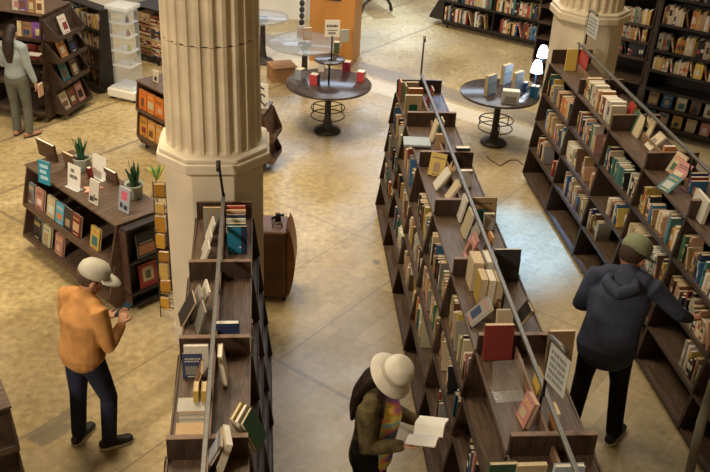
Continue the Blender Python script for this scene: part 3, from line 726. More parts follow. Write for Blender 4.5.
# the girl's case, upper left
GL = (-4.6, 12.728, 0); GR = R_(-21.2); GLn = 1.82
case(GL, GR, GLn, .70, 1.47, [1.16, .86, .53, .12], 'dark bookcase of facing-out books before the woman, slanted display ledges on its end', 'bookcase', .07, .04, (.21, [1.16, .86, .53, .12]), 'wood', 2)
for (px, py, z, c, lab, w, h) in ((2, 17, 1.495, C('white', .8), 'white book at the picture edge on top of the upper left case', .12, .20), (10, 17, 1.495, ('navy', (.16, .10, .38)), 'violet and pink book on top of the upper left case', .13, .22), (22, 17, 1.495, C('brown', 2), 'brown portrait book on top of the upper left case', .15, .22), (33, 17, 1.495, C('cream', 1.1), 'cream slim book on top of the upper left case', .12, .22),
        (21, 40, 1.16, C('brown', 2.2), 'brown patterned book facing out under the top, behind the woman', .16, .20), (36, 40, 1.16, ('navy', (.25, .10, .42)), 'violet and pink figure book facing out on the first shelf', .17, .21), (31, 60, .86, C('dark red', 1.1), 'left of two crimson books facing out on the second shelf', .13, .20), (40, 62, .86, C('dark red', 1.3), 'right of two crimson books facing out on the second shelf', .13, .20), (40, 86, .53, C('black'), 'dark book with a yellow and white picture facing out low down', .14, .20),
        (3, 45, 1.16, C('cream'), 'cream book facing out at the left picture edge', .10, .2), (2, 70, .86, C('cream', .8), 'dull cream book facing out left of the woman', .10, .19)):
    x, y = front_x(px, py, z, GL, GR); faceout(GL, GR, x, .04 if z > 1.3 else 0.0, z, w, h, c, lab, leanb=.15)
for i, (z, y, c) in enumerate(((1.16, .35, 'white'), (.86, .24, 'orange'), (.86, .48, 'black'), (.53, .22, 'teal'), (.53, .47, 'brown'), (.12, .15, 'cream'), (.12, .35, 'brown'), (.12, .55, 'pink'))):
    faceout(GL, GR, GLn+.135, y, z, .17, .25, C(c), ['white', 'orange', 'black', 'teal', 'brown', 'cream', 'dark brown', 'pink'][i]+' book on the '+{1.16: 'topmost', .86: 'second', .53: 'third', .12: 'lowest'}[z]+' slanted ledge at the upper left case end', leanb=.30, normal=0)
# bookcase behind it
BL = un(30, 28, 0); BR = R_(-45); BL = (-2.38-2.12*math.cos(BR)+.10*.7071, 13.06-2.12*math.sin(BR)+.10*.7071, 0)
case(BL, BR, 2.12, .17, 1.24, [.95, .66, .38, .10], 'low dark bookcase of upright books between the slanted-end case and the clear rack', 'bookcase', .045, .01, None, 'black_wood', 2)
for li, z in enumerate((.95, .66, .38, .10)):
    s = loc2w(BL, BR, .04+1.05, -.015); e = Matrix.Rotation(BR, 3, 'Z') @ Vector((1, 0, 0))
    fill((s.x, s.y), (e.x, e.y), 1.0, z, BR, .15, .28, (f'{LEVN[li]} shelf of low case beside clear rack', 'books in the low case beside the clear rack'), 1, hmax=.23, tmin=.018, tmax=.045, names=['cream', 'white', 'tan', 'peach', 'cream', 'white', 'navy', 'red', 'brown', 'yellow', 'grey'])
# clear spinner rack
rp = (-1.97, 12.98)
t = thing('clear_display_rack', 'clear acrylic tower rack on a white wheeled base', 'rack', (*rp, 0), R_(-28))
k = MB(); k.box((-.24, -.22, .04), (.24, .22, .17), M['white']); bevel(k.build('base', t), .02)
k = MB(); k.box((-.20, -.18, .172), (.20, .18, .20), M['acrylic_edge']); bevel(k.build('base_tray', t), .01)
for x in (-.19, .19):
    for y in (-.17, .17):
        k = MB(); k.lathe([(.02, 0), (.02, .04)], M['rubber'], 12, T(x, y)); k.build('caster', t)
for i, z in enumerate((.50, .72, .94, 1.14, 1.30)):
    k = MB(); k.box((-.15, -.14, z), (.15, .14, z+.008), M['acrylic_edge']); k.box((-.15, -.145, z), (.15, -.14, z+.04), M['acrylic_edge']); k.build('shelf', t)
for y in (-.145, .141):
    k = MB(); k.box((-.15, y, .20), (.15, y+.004, 1.34), M['acrylic']); k.build('side_sheet', t)
for x in (-.154, .150):
    k = MB(); k.box((x, -.14, .20), (x+.004, .14, 1.34), M['acrylic']); k.build('side_sheet', t)
k = MB(); k.box((-.19, -.17, 1.345), (.19, .17, 1.40), M['acrylic_edge']); bevel(k.build('top_box', t), .01)
for i, (z, c) in enumerate(((.508, ('white', (.7, .72, .7))), (.728, ('yellow', (.55, .62, .10))), (.948, C('orange', .7)), (1.148, C('black', 2)))):
    p = loc2w((*rp, 0), R_(-28), .06, 0)
    k = MB(); k.lathe([(.025, 0), (.03, .01), (.028, .05), (.012, .07), (.012, .09)], M['book'], 14, tint=c[1])
    tag(k.build('small_trinket', None, T(p.x, p.y, z+.001)), ['white', 'lime yellow', 'orange', 'dark'][i]+' trinket standing inside the clear tower rack', 'trinket', None)
# table with flat piles
SL = (-2.06, 14.68, 0); SR = R_(-40)
case(SL, SR, .62, .45, .90, [.10], 'open dark shelf stand holding flat piles of books beside the column', 'shelf stand', .0, .0, None, 'black_wood', 1)
for j in range(2):
    z = .101
    for i in range(22):
        c = pick(['tan', 'brown', 'dark red', 'peach', 'navy', 'cream', 'brown', 'tan']); p = loc2w(SL, SR, .31+.27*j, .03+random.uniform(0, .015))
        place_book(p.x, p.y, z, .029, .18, .25, SR, c, (f'{["left", "right"][j]} flat pile in the dark stand', i+1, 'books piled flat in the dark stand'), -PI/2, 0, 'auto')
        z += .032
# orange-book carts either side of the column
OL = (-1.60, 11.22, 0); OR = R_(-50)
case(OL, OR, .80, .40, .90, [.55, .18], 'small dark two-shelf cart of orange books left of the stone column', 'cart', .05, .03, None, 'display')
for li, z in enumerate((.55, .18)):
    for i in range(4): faceout(OL, OR, .11+.185*i, -.005-.02*li, z, .165, .26, ('orange', (.80, .22, .03) if li == 0 else (.80, .36, .05)), f'{["first", "second", "third", "fourth"][i]} {["orange-red", "amber"][li]} book facing out on the {["upper", "lower"][li]} cart shelf', leanb=.1, th=.03, group=None)
x, y = front_x(163, 78, .922, OL, OR); faceout(OL, OR, .22, .14, .923, .11, .15, C('white'), 'white and pink book on top of the orange-book cart', leanb=.1)
QL = (-.62, 10.55, 0); QR = R_(-16)
case(QL, QR, .66, .42, .80, [.50, .16], 'dark wheeled cart mostly hidden by the stone column, slanted ledges on its end', 'cart', .05, .03, (.13, [.46, .16]), 'display')
p = loc2w(QL, QR, .58, .15)
t = thing('brush_sign', 'white board sign with black brush strokes standing right behind the column', 'sign', (p.x, p.y, .823), R_(-8))
k = MB(); k.box((-.12, -.006, 0), (.10, .006, .32), M['white']); pl = k.build('board', t)
k = MB()
for pts in (((-.09, .27), (-.02, .29), (.05, .26)), ((-.01, .29), (-.03, .20), (-.08, .14)), ((-.06, .18), (.03, .19), (.06, .16)), ((.0, .18), (.01, .10), (.06, .04), (.08, .08))):
    k.tube([(a, -.008, b_) for a, b_ in pts], .010, M['ink'], 6)
q = k.build('brush_strokes', t); q.parent = pl
# amber wire rack against the pedestal
wr = (-.905, 7.30)
t = thing('wire_rack', 'narrow tall wire rack of amber booklets between plant case and column', 'rack', (*wr, 0), R_(-10))
for x in (-.07, .07):
    for y in (-.06, .06):
        k = MB(); k.tube([(x, y, 0), (x*.8, y*.8, 1.45)], .006, M['iron'], 8); k.build('wire_post', t)
for i in range(8):
    k = MB(); z = .12+.17*i; k.tube([(-.07, -.07, z), (.07, -.07, z), (.07, .07, z), (-.07, .07, z)], .005, M['iron'], 6, closed=True); k.build('wire_ring', t)
for i in range(8):
    p = loc2w((*wr, 0), R_(-10), -.055, -.05); z = .10+.17*i
    place_book(p.x+random.uniform(-.01, .01), p.y, z, .03+.006*(i % 3), .085+.01*(i % 2), .12+.02*(i % 3), R_(-100+random.uniform(-12, 12)), ('orange', [(.62, .33, .04), (.50, .24, .03), (.62, .40, .12), (.42, .20, .03)][i % 4]), None, 0, 0, None, None, True, f'amber booklet in the {["lowest", "second lowest", "third lowest", "fourth lowest", "fourth highest", "third highest", "second highest", "highest"][i]} tier of the wire rack', on_z=False)
p = loc2w((*wr, 0), R_(-10), -.03, 0)
k = MB()
for i in range(5): k.tube([(0, 0, 0), (.02*(i-2), -.02, .08), (.04*(i-2), -.03, .13+.01*i)], [.012, .014, .003], simple('leaf_paper_%d' % i, [(.45, .5, .08), (.08, .25, .10)][i % 2], .6), 8)
tag(k.build('green_ornament', None, T(p.x, p.y, 1.455)), 'green and yellow leafy ornament atop the amber wire rack', 'ornament')

# stepped case at the lower left corner
LL = (-2.75, 6.72, 0)
case((-2.93, 6.42, 0), R_(-64), 1.90, .42, .92, [.66, .40, .14], 'dark stepped bookcase cut off by the lower left picture corner', 'bookcase', .11, .07, (.13, [.66, .40, .14]), 'wood', 2)

# suitcase-like trunk
trunkm = simple('worn_brown_leather', (.105, .045, .016), .42, noise=.35, nscale=5, bump=.2); trunk2 = simple('tan_leather_band', (.20, .078, .022), .4, noise=.3, nscale=6)
t = thing('leather_trunk', 'brown leather trunk with a bowed right side standing behind the left row', 'trunk', (.10, 7.47, 0), R_(-6))
k = MB(); k.box((-.21, .0, .05), (.13, .36, .80), trunkm); bevel(k.build('body', t), .03, 3)
k = MB(); pr = []
for i in range(13): a = i/12; pr.append((.132+.075*math.sin(PI*a)**.7, .045+.80*a))
k.prism(pr+[(.131, .84), (.131, .05)], .01, .35, trunk2, 'y'); bevel(k.build('bowed_side', t), .012, 2)
for x in (-.14, .10):
    for y in (.05, .31): k = MB(); k.lathe([(.02, 0), (.022, .048)], M['rubber'], 12, T(x, y)); k.build('foot', t)
k = MB(); k.tube([(-.02, .12, .80), (-.02, .12, .83), (.07, .12, .83), (.07, .12, .80)], .009, M['black_metal'], 8); k.build('handle', t)
p = loc2w((.10, 7.47, 0), R_(-6), -.15, .08)
k = MB(); k.lathe([(.018, 0), (.024, .075), (.021, .075), (.016, .008), (0, .008)], M['white'], 18); tag(k.build('paper_cup', None, T(p.x, p.y, .802)), 'small white paper cup standing on the leather trunk', 'cup')
p = loc2w((.10, 7.47, 0), R_(-6), .02, .25)
k = MB()
k.lathe([(.03, 0), (.035, .02), (.02, .05), (.024, .07)], M['black_metal'], 14); k.tube([(-.06, 0, .012), (0, 0, .05), (.06, .01, .05)], .012, M['black_metal'], 8)
tag(k.build('black_trinket', None, T(p.x, p.y, .802)), 'small black metal object lying on top of the leather trunk', 'trinket')

# ------------------------------------------------------------------ round tables
def round_table(loc, r, zt, label, top='tabletop', ring=True, group='round pedestal tables'):
    t = thing('round_table', label, 'table', loc, 0, group)
    k = MB(); k.lathe([(r-.015, zt-.035), (r, zt-.03), (r, zt-.005), (r-.005, zt)], M[top], 64); k.build('table_top', t)
    k = MB(); k.lathe([(.18, 0), (.19, .015), (.16, .05), (.08, .075), (.06, .12), (.065, .14), (.048, .2), (.042, zt-.14), (.06, zt-.1), (.11, zt-.045), (.12, zt-.036)], M['iron'], 32); k.build('pedestal', t)
    if ring:
        k = MB()
        for zr in (.24, .36): k.tube([(.235*math.cos(2*PI*i/40), .235*math.sin(2*PI*i/40), zr) for i in range(40)], .008, M['iron'], 8, closed=True)
        for i in range(3):
            a = 2*PI*i/3+.5; k.tube([(.05*math.cos(a), .05*math.sin(a), .36), (.228*math.cos(a), .228*math.sin(a), .36), (.235*math.cos(a), .235*math.sin(a), .24)], .008, M['iron'], 8)
        k.build('foot_ring', t)
    return t
TA = (.915, 11.73, 0); TBt = (3.22, 11.33, 0)
t1 = round_table(TA, .59, .72, 'round dark two-tier pedestal table with small boxed books, left of the centre row')
k = MB(); k.tube([(0, 0, .72), (0, 0, 1.05)], .014, M['black_metal'], 10); k.build('tier_post', t1)
k = MB(); k.lathe([(.20, 1.04), (.21, 1.045), (.21, 1.062), (.205, 1.066)], M['tabletop'], 40); k.build('upper_tier', t1)
round_table(TBt, .54, .76, 'round dark pedestal table with lamps and blue-covered books by the right row')
round_table((.66, 13.39, 0), .56, .75, 'round glass-topped table behind the two-tier table', 'glass_top', False)
round_table((.02, 14.6, 0), .42, .78, 'round blue-topped table half hidden by the stone column', 'glass_top', False)
# sign on tier
t = thing('table_sign', 'small white lettered sign on a black stem above the two-tier table', 'sign', (.935, 11.66, 1.067))
k = MB(); k.lathe([(.045, 0), (.045, .006)], M['black_metal'], 20); k.tube([(0, 0, 0), (0, 0, .34)], .012, M['black_metal']); k.build('stem', t)
k = MB(); k.box((-.10, -.004, .32), (.10, .004, .55), M['white']); pl = k.build('plate', t)
for (z, h, n, w) in ((.455, .032, 7, .15), (.405, .014, 5, .13), (.36, .028, 4, .10)):
    k = MB()
    for i in range(n): a = -w/2+w*i/n; k.box((a, -.0055, z), (a+w/n*.7, -.004, z+h), M['ink'])
    q = k.build('text_line', t); q.parent = pl
def boxed(px, py, z, w, d, h, rz, c, c2, label):
    """a small thick boxed book standing on a table"""
    P = un(px, py, z)
    place_book(P.x, P.y, z, w, d, h, rz, c, None, 0, 0, None, [(.1, .9, .2, .75, c2)], True, label)
rd = ('red', (.62, .07, .08)); wh = C('white')
boxed(298, 80, .72, .10, .12, .15, R_(-35), ('grey', (.35, .4, .45)), (.7, .7, .7), 'grey and white boxed book at the left of the two-tier table')
boxed(313, 85, .72, .11, .12, .14, R_(-25), rd, (.1, .35, .4), 'red and teal boxed book at the front left of the two-tier table')
boxed(360, 82, .72, .10, .11, .14, R_(-20), rd, (.75, .6, .6), 'red boxed book alone at the right of the two-tier table')
boxed(346, 72, .72, .11, .12, .14, R_(-15), ('dark red', (.40, .04, .10)), (.5, .1, .15), 'crimson boxed book behind the tier post')
boxed(321, 72, .72, .08, .08, .13, R_(-10), wh, (.3, .3, .3), 'white boxed book left of the tier post')
boxed(336, 54, 1.067, .07, .08, .16, R_(-15), ('green', (.10, .12, .06)), (.3, .3, .2), 'dark green box on the upper tier beside the sign')
for i, (px, py, c, w) in enumerate(((303, 40, ('peach', (.55, .35, .25)), .10), (297, 38, ('white', (.6, .6, .6)), .06), (327, 36, ('cream', (.65, .65, .50)), .10), (340, 42, ('grey', (.4, .45, .42)), .08))):
    boxed(px, py, .75, w*.4, .14, .19, R_(-75), c, (.5, .45, .4), ['peach', 'white', 'pale yellow', 'grey-green'][i]+' book standing on the glass-topped table')
# books and lamps on the right round table
for i, (px, py) in enumerate(((485, 96), (501, 85), (512, 93))):
    P = un(px, py, .76); place_book(P.x, P.y, .76, .055, .19, .28, R_(-50), ('blue', (.60, .48, .32)), None, 0, 0, None, [(.0, 1, .0, .06, (.34, .52, .76)), (.0, .12, .06, 1, (.34, .52, .76)), (.12, 1, .45, .62, (.34, .52, .76)), (.12, 1, .06, .45, (.52, .68, .86)), (.12, 1, .62, 1, (.60, .72, .86))], True, ['front left', 'rear', 'right-hand'][i]+' of three upright light blue books on the right round table')
P = un(510, 104, .76); place_book(P.x, P.y, .76, .22, .12, .17, R_(-12), C('white'), None, 0, 0, ((.35, .33, .3), .2, .6, True), [(.1, .9, .1, .6, (.3, .3, .3))], True, 'wide white boxed set lying at the front of the right round table')
lampm, nt, b = mat('glowing_lamp_shade'); b.inputs['Base Color'].default_value = (1, .97, .92, 1); b.inputs['Emission Color'].default_value = (.85, .93, 1, 1); b.inputs['Emission Strength'].default_value = 4.0
def table_lamp(px, py, label):
    P = un(px, py, .76); t = thing('table_lamp', label, 'lamp', (P.x, P.y, .76))
    k = MB(); k.lathe([(.055, 0), (.058, .012), (.03, .03), (.012, .05), (.012, .26)], simple('blue_lamp_base', (.03, .12, .30), .3), 20); k.build('base', t)
    k = MB(); k.lathe([(.085, .23), (.082, .24), (.066, .34), (.040, .39), (.005, .395)], lampm, 24); k.build('lamp_shade', t)
    l = bpy.data.lights.new('lamp_bulb', 'POINT'); l.energy = 4; l.color = (.75, .86, 1); l.shadow_soft_size = .07; o = bpy.data.objects.new('lamp_bulb', l); COL.objects.link(o); o.location = (0, 0, .46); o.parent = t
table_lamp(534, 88, 'glowing white table lamp in front of its twin on the right round table')
table_lamp(540, 72, 'glowing white table lamp behind its twin beside the right column')
for i, (px, py) in enumerate(((524, 92), (531, 97), (535, 99))):
    P = un(px, py, .76); place_book(P.x, P.y, .76, .05, .10, .13+.02*i, R_(-30), ('navy', (.02, .08+.03*i, .25)), None, 0, 0, None, [(.1, .9, .3, .6, (.4, .5, .6))], True, ['leftmost', 'middle', 'rightmost'][i]+' dark blue box under the lamps on the right round table')

# ------------------------------------------------------------------ far background
amber = simple('amber_plywood', (.50, .235, .060), .5, noise=.2, nscale=3, stretch=(1, 1, .2))
t = thing('wooden_counter', 'amber plywood counter end panel behind the two-tier table', 'counter', (.80, 14.72, 0), R_(-17))
k = MB(); k.box((0, 0, 0), (.62, .03, 1.45), amber); k.build('front_panel', t)
k = MB(); k.box((.60, -.03, 0), (.76, .6, 1.45), amber); bevel(k.build('end_post', t), .01)
k = MB(); k.box((-.05, -.03, 1.45), (.8, .65, 1.49), amber); k.build('counter_top', t)
k = MB(); k.box((.28, -.012, 1.06), (.52, -.001, 1.24), M['ink']); k.build('slot', t)
cb = simple('brown_cardboard', (.36, .19, .085), .8, noise=.15)
P = un(285, 82, 0); t = thing('cardboard_box', 'brown cardboard box on the floor behind the two-tier table', 'box', (P.x, P.y, 0), R_(15))
k = MB(); k.box((-.22, 0, 0), (.18, .3, .26), cb); bevel(k.build('carton', t), .004)
k = MB(); k.box((-.22, -.10, .262), (.18, .0, .266), cb); k.build('flap', t)
wc = simple('white_painted_board', (.78, .79, .80), .6)
t = thing('white_counter', 'white painted counter beyond the glass-topped table', 'counter', (-.9, 17.2, 0), R_(-5))
k = MB(); k.box((0, 0, 0), (1.9, .5, 1.5), wc); k.build('body', t); k = MB(); k.box((-.03, -.03, 1.5), (1.93, .53, 1.54), wc); k.build('counter_top', t)
k = MB()
P = un(300, 28, 0)
for i in range(9): k.lathe([(.03, .12*i), (.055, .12*i+.05), (.03, .12*i+.1)], M['ink'], 12)
tag(k.build('turned_black_post', None, T(P.x+.04, P.y+.2, 0)), 'thin turned black post standing before the white counter', 'post')
# curved iron bench foot at the top
P = un(376, 12, 0)
t = thing('iron_bench', 'black curved iron bench foot at the top edge of the picture', 'bench', (P.x, P.y, 0), R_(16))
for y in (0, 1.0):
    k = MB(); k.tube([(-.32, y, .02), (-.27, y, .16), (-.14, y, .27), (.05, y, .30), (.22, y, .25), (.30, y, .14), (.33, y, .02)], [.035, .028, .03, .034, .03, .028, .035], M['iron'], 10); k.build('leg', t)
k = MB(); k.box((-.22, -.15, .62), (.22, 1.2, .66), M['wood']); k.build('seat', t)
for y in (0, 1.0):
    k = MB(); k.tube([(.0, y, .30), (.0, y, .62)], .03, M['iron'], 10); k.build('support', t)
# big case at the back
KL = (3.45, 16.77, 0); KR = R_(-40.1)
case(KL, KR, 3.18, .40, 1.95, [1.28, .90, .52, .14], 'wide dark bookcase at the top centre of the picture', 'bookcase', .03, .03, None, 'black_wood', 3)
for li, z in enumerate((.14, .52, .90, 1.28)):
    for b_i in range(3):
        s = loc2w(KL, KR, .03+1.055*b_i, -.02); e = Matrix.Rotation(KR, 3, 'Z') @ Vector((1, 0, 0))
        fill((s.x, s.y), (e.x, e.y), 1.02, z, KR, .17, .36, (f'{["bottom", "second lowest", "third lowest", "top"][li]} shelf, {["left", "middle", "right"][b_i]} bay of top centre case', 'books in the wide case at the top centre'), [.9, 1, 1, 1][li], hmin=.2, hmax=.29, tmin=.02, tmax=.05)
t = thing('wing_ledge', 'dark slanted ledge leaning on the left end of the wide rear bookcase', 'ledge', KL, KR)
k = MB()
for z in (.12, .72, 1.3): k.prism([(-.003, z), (-.30, z), (-.30, z+.05), (-.03, z+.55), (-.003, z+.55)], .02, .36, M['black_wood'], 'y')
k.build('ledge', t)
# wall case at the right, upper corner
WL = (5.48, 11.83, 0); WR = R_(-38.7)
case(WL, WR, 2.6, .38, 2.35, [1.98, 1.60, 1.23, .94, .67, .42, .15], 'tall dark bookcase filling the upper right corner behind the right row', 'bookcase', .012, .012, None, 'black_wood', 2)
WZ = [(1.98, .32), (1.60, .36), (1.23, .34), (.67, .5)]
for li, (z, cl) in enumerate(WZ[:3]+[(.98, .2)][:0]):
    for b_i in range(2):
        s = loc2w(WL, WR, .03+1.29*b_i, -.005); e = Matrix.Rotation(WR, 3, 'Z') @ Vector((1, 0, 0))
        fill((s.x, s.y), (e.x, e.y), 1.25, z, WR, .18, cl, (f'{["top", "second", "third"][li]} shelf, {["left", "right"][b_i]} bay of the corner case', 'books in the tall corner case'), 1, hmin=.2, hmax=.27, tmin=.02, tmax=.05, names=['cream', 'tan', 'peach', 'grey', 'cream', 'brown', 'black', 'yellow', 'orange', 'white'])
for b_i in range(2):
    s = loc2w(WL, WR, .03+1.29*b_i, -.005); e = Matrix.Rotation(WR, 3, 'Z') @ Vector((1, 0, 0))
    fill((s.x, s.y), (e.x, e.y), 1.25, .94, WR, .18, .28, (f'cream shelf, {["left", "right"][b_i]} bay of the corner case', 'books in the tall corner case'), 1, hmin=.18, hmax=.22, tmin=.025, tmax=.05, names=['cream', 'cream', 'white', 'yellow', 'tan', 'peach'])
for z, cs in ((.42, ['tan', 'blue', 'cream', 'brown', 'white', 'tan', 'grey']), (.15, ['teal', 'grey', 'yellow', 'cream', 'pink', 'tan', 'brown'])):
    for i, c in enumerate(cs): faceout(WL, WR, .14+.20*i, .05, z, .14, .185, C(c, .8), f'{c} book facing out, {ORD[i+1]} from left on the {"upper" if z > .3 else "lower"} display shelf of the corner case', leanb=.2)
# case with angled magazine ends
ML = (4.35, 13.66, 0); MR = R_(-37)
case(ML, MR, 1.77, .62, 1.75, [1.32, 1.07, .82, .45, .12], 'dark bookcase with slanted magazine ledges on its end, behind the right column', 'bookcase', .03, .03, (.15, [1.25, .85, .45]), 'wood', 2)
for li, z in enumerate((1.32, 1.07, .82)):
    s = loc2w(ML, MR, .90, -.01); e = Matrix.Rotation(MR, 3, 'Z') @ Vector((1, 0, 0))
    fill((s.x, s.y), (e.x, e.y), .85, z, MR, .16, [.40, .23, .23][li], (f'{["top", "second", "third"][li]} shelf of the magazine-end case', 'books in the magazine-end case'), 1, hmin=.17, hmax=.22, tmin=.02, tmax=.04, names=['pink', 'peach', 'yellow', 'green', 'tan', 'grey', 'orange', 'cream'] if li < 2 else ['teal', 'black', 'brown'])
for i, (z, y) in enumerate(((1.25, .22), (1.25, .42), (.85, .3), (.45, .3))):
    faceout(ML, MR, 1.77+.10, y, z, .18, .25, C(['black', 'brown', 'black', 'white'][i], 1.6 if i < 3 else .8), ['black and white magazine left on the top slanted ledge', 'brown magazine right on the top slanted ledge', 'dark magazine with a pale band on the middle slanted ledge', 'white magazine on the lowest slanted ledge'][i], leanb=.3, normal=0)

# curved handrail piece at the lower right corner
railm = simple('grey_green_painted_pipe', (.17, .16, .12), .5, noise=.1)
k = MB(); k.tube([(3.12, 4.62, 1.45), (3.07, 4.58, 1.25), (3.03, 4.52, .95), (3.02, 4.47, .6), (3.03, 4.45, .25), (3.05, 4.44, .03)], .034, railm, 14)
t = tag(k.build('curved_pipe'), 'smooth curved grey-green pipe at the lower right picture corner', 'pipe')
# dark cable on the floor
k = MB(); P1 = [un(px, py, .006) for px, py in ((486, 156), (492, 161), (500, 166), (510, 160), (518, 160), (523, 165))]
k.tube(P1, .006, M['rubber'], 6); tag(k.build('floor_cable'), 'thin black cable trailing on the floor beneath the right round table', 'cable')
# ------------------------------------------------------------------ people
def ring_limb(bm, pts, rad, n=16, side=None):
    """closed tapering tube through PTS; RAD = (rx, ry) per point, rx along SIDE"""
    P = [Vector(p) for p in pts]; Rr = [(r, r) if not isinstance(r, tuple) else r for r in rad]
    d0 = (P[0]-P[1]).normalized(); d1 = (P[-1]-P[-2]).normalized()
    rings = []
    for a in (80, 55, 28): c, s = math.cos(R_(a)), math.sin(R_(a)); m_ = min(Rr[0]); rings.append((P[0]+d0*m_*s, (Rr[0][0]*c, Rr[0][1]*c)))
    # interpolate the middle with a little smoothing
    for i in range(len(P)):
        rings.append((P[i], Rr[i]))
        if i < len(P)-1: rings.append(((P[i]+P[i+1])/2, ((Rr[i][0]+Rr[i+1][0])/2, (Rr[i][1]+Rr[i+1][1])/2)))
    for a in (28, 55, 80): c, s = math.cos(R_(a)), math.sin(R_(a)); m_ = min(Rr[-1]); rings.append((P[-1]+d1*m_*s, (Rr[-1][0]*c, Rr[-1][1]*c)))
    vs = []; cs = [r[0] for r in rings]
    for i, (c, r) in enumerate(rings):
        d = (cs[min(i+1, len(cs)-1)]-cs[max(i-1, 0)]).normalized()
        s = Vector(side) if side else Vector((1, 0, 0))
        if abs(s.dot(d)) > .95: s = Vector((0, 1, 0))
        u = (s-d*s.dot(d)).normalized(); w_ = d.cross(u)
        vs.append([bm.verts.new(c+u*r[0]*math.cos(2*PI*q/n)+w_*r[1]*math.sin(2*PI*q/n)) for q in range(n)])
    for a, b_ in zip(vs, vs[1:]):
        for q in range(n): bm.faces.new((a[q], a[(q+1) % n], b_[(q+1) % n], b_[q]))
    bm.faces.new(list(reversed(vs[0]))); bm.faces.new(vs[-1])
def blob(bm, c, r, rot=None):
    m_ = Matrix.Translation(c) @ (rot or Matrix.Identity(4)) @ Matrix.Diagonal((*r, 1)) if isinstance(r, tuple) else Matrix.Translation(c) @ Matrix.Diagonal((r, r, r, 1))
    bmesh.ops.create_icosphere(bm, subdivisions=3, radius=1, matrix=m_)
def fused(name, bm, m, parent, vox=.008, smooth=6):
    """fuse the overlapping closed shapes of BM into one continuous skin"""
    bmesh.ops.recalc_face_normals(bm, faces=bm.faces)
    me = bpy.data.meshes.new(name); bm.to_mesh(me); bm.free()
    o = bpy.data.objects.new(name, me); COL.objects.link(o)
    r = o.modifiers.new('r', 'REMESH'); r.mode = 'VOXEL'; r.voxel_size = vox
    s = o.modifiers.new('s', 'SMOOTH'); s.factor = .5; s.iterations = smooth
    dg = bpy.context.evaluated_depsgraph_get(); e = o.evaluated_get(dg); nm = bpy.data.meshes.new_from_object(e)
    o.modifiers.clear(); o.data = nm; bpy.data.meshes.remove(me); nm.name = name
    nm.materials.clear(); nm.materials.append(m); nm.polygons.foreach_set('use_smooth', [True]*len(nm.polygons)); nm.update()
    o.parent = parent
    return o
skinm = simple('skin', (.52, .27, .17), .5, noise=.06, nscale=10)
def lerp(a, b_, t): return Vector(a)*(1-t)+Vector(b_)*t
def hand(bm, wrist, direction, palm_n, s=1.0, curl=.5, thumb=1):
    d = Vector(direction).normalized(); nrm = Vector(palm_n); nrm = (nrm-d*nrm.dot(d)).normalized(); sd = d.cross(nrm)*thumb
    w = Vector(wrist)
    ring_limb(bm, [w-d*.01, w+d*.035*s, w+d*.085*s], [(.026*s, .019*s), (.038*s, .016*s), (.040*s, .014*s)], 12, sd)
    for i, (off, ln) in enumerate(((.030, .072), (.010, .082), (-.011, .076), (-.031, .060))):
        p = w+d*.080*s+sd*off*s; q = [p]; a = 0
        for kx in range(3):
            a += curl*(.35+.35*kx); dd = (d*math.cos(a)+nrm*math.sin(a)); p = p+dd*ln*s*(.45, .32, .23)[kx]; q.append(p)
        ring_limb(bm, q, [.0098*s, .0092*s, .0085*s, .0075*s], 8, sd)
    p = w+d*.030*s+sd*.030*s; q = [p, p+(d*.6+sd*.8).normalized()*.035*s, p+(d*.6+sd*.8).normalized()*.035*s+(d*.9+sd*.25+nrm*.35).normalized()*.035*s]
    ring_limb(bm, q, [.013*s, .011*s, .009*s], 8)
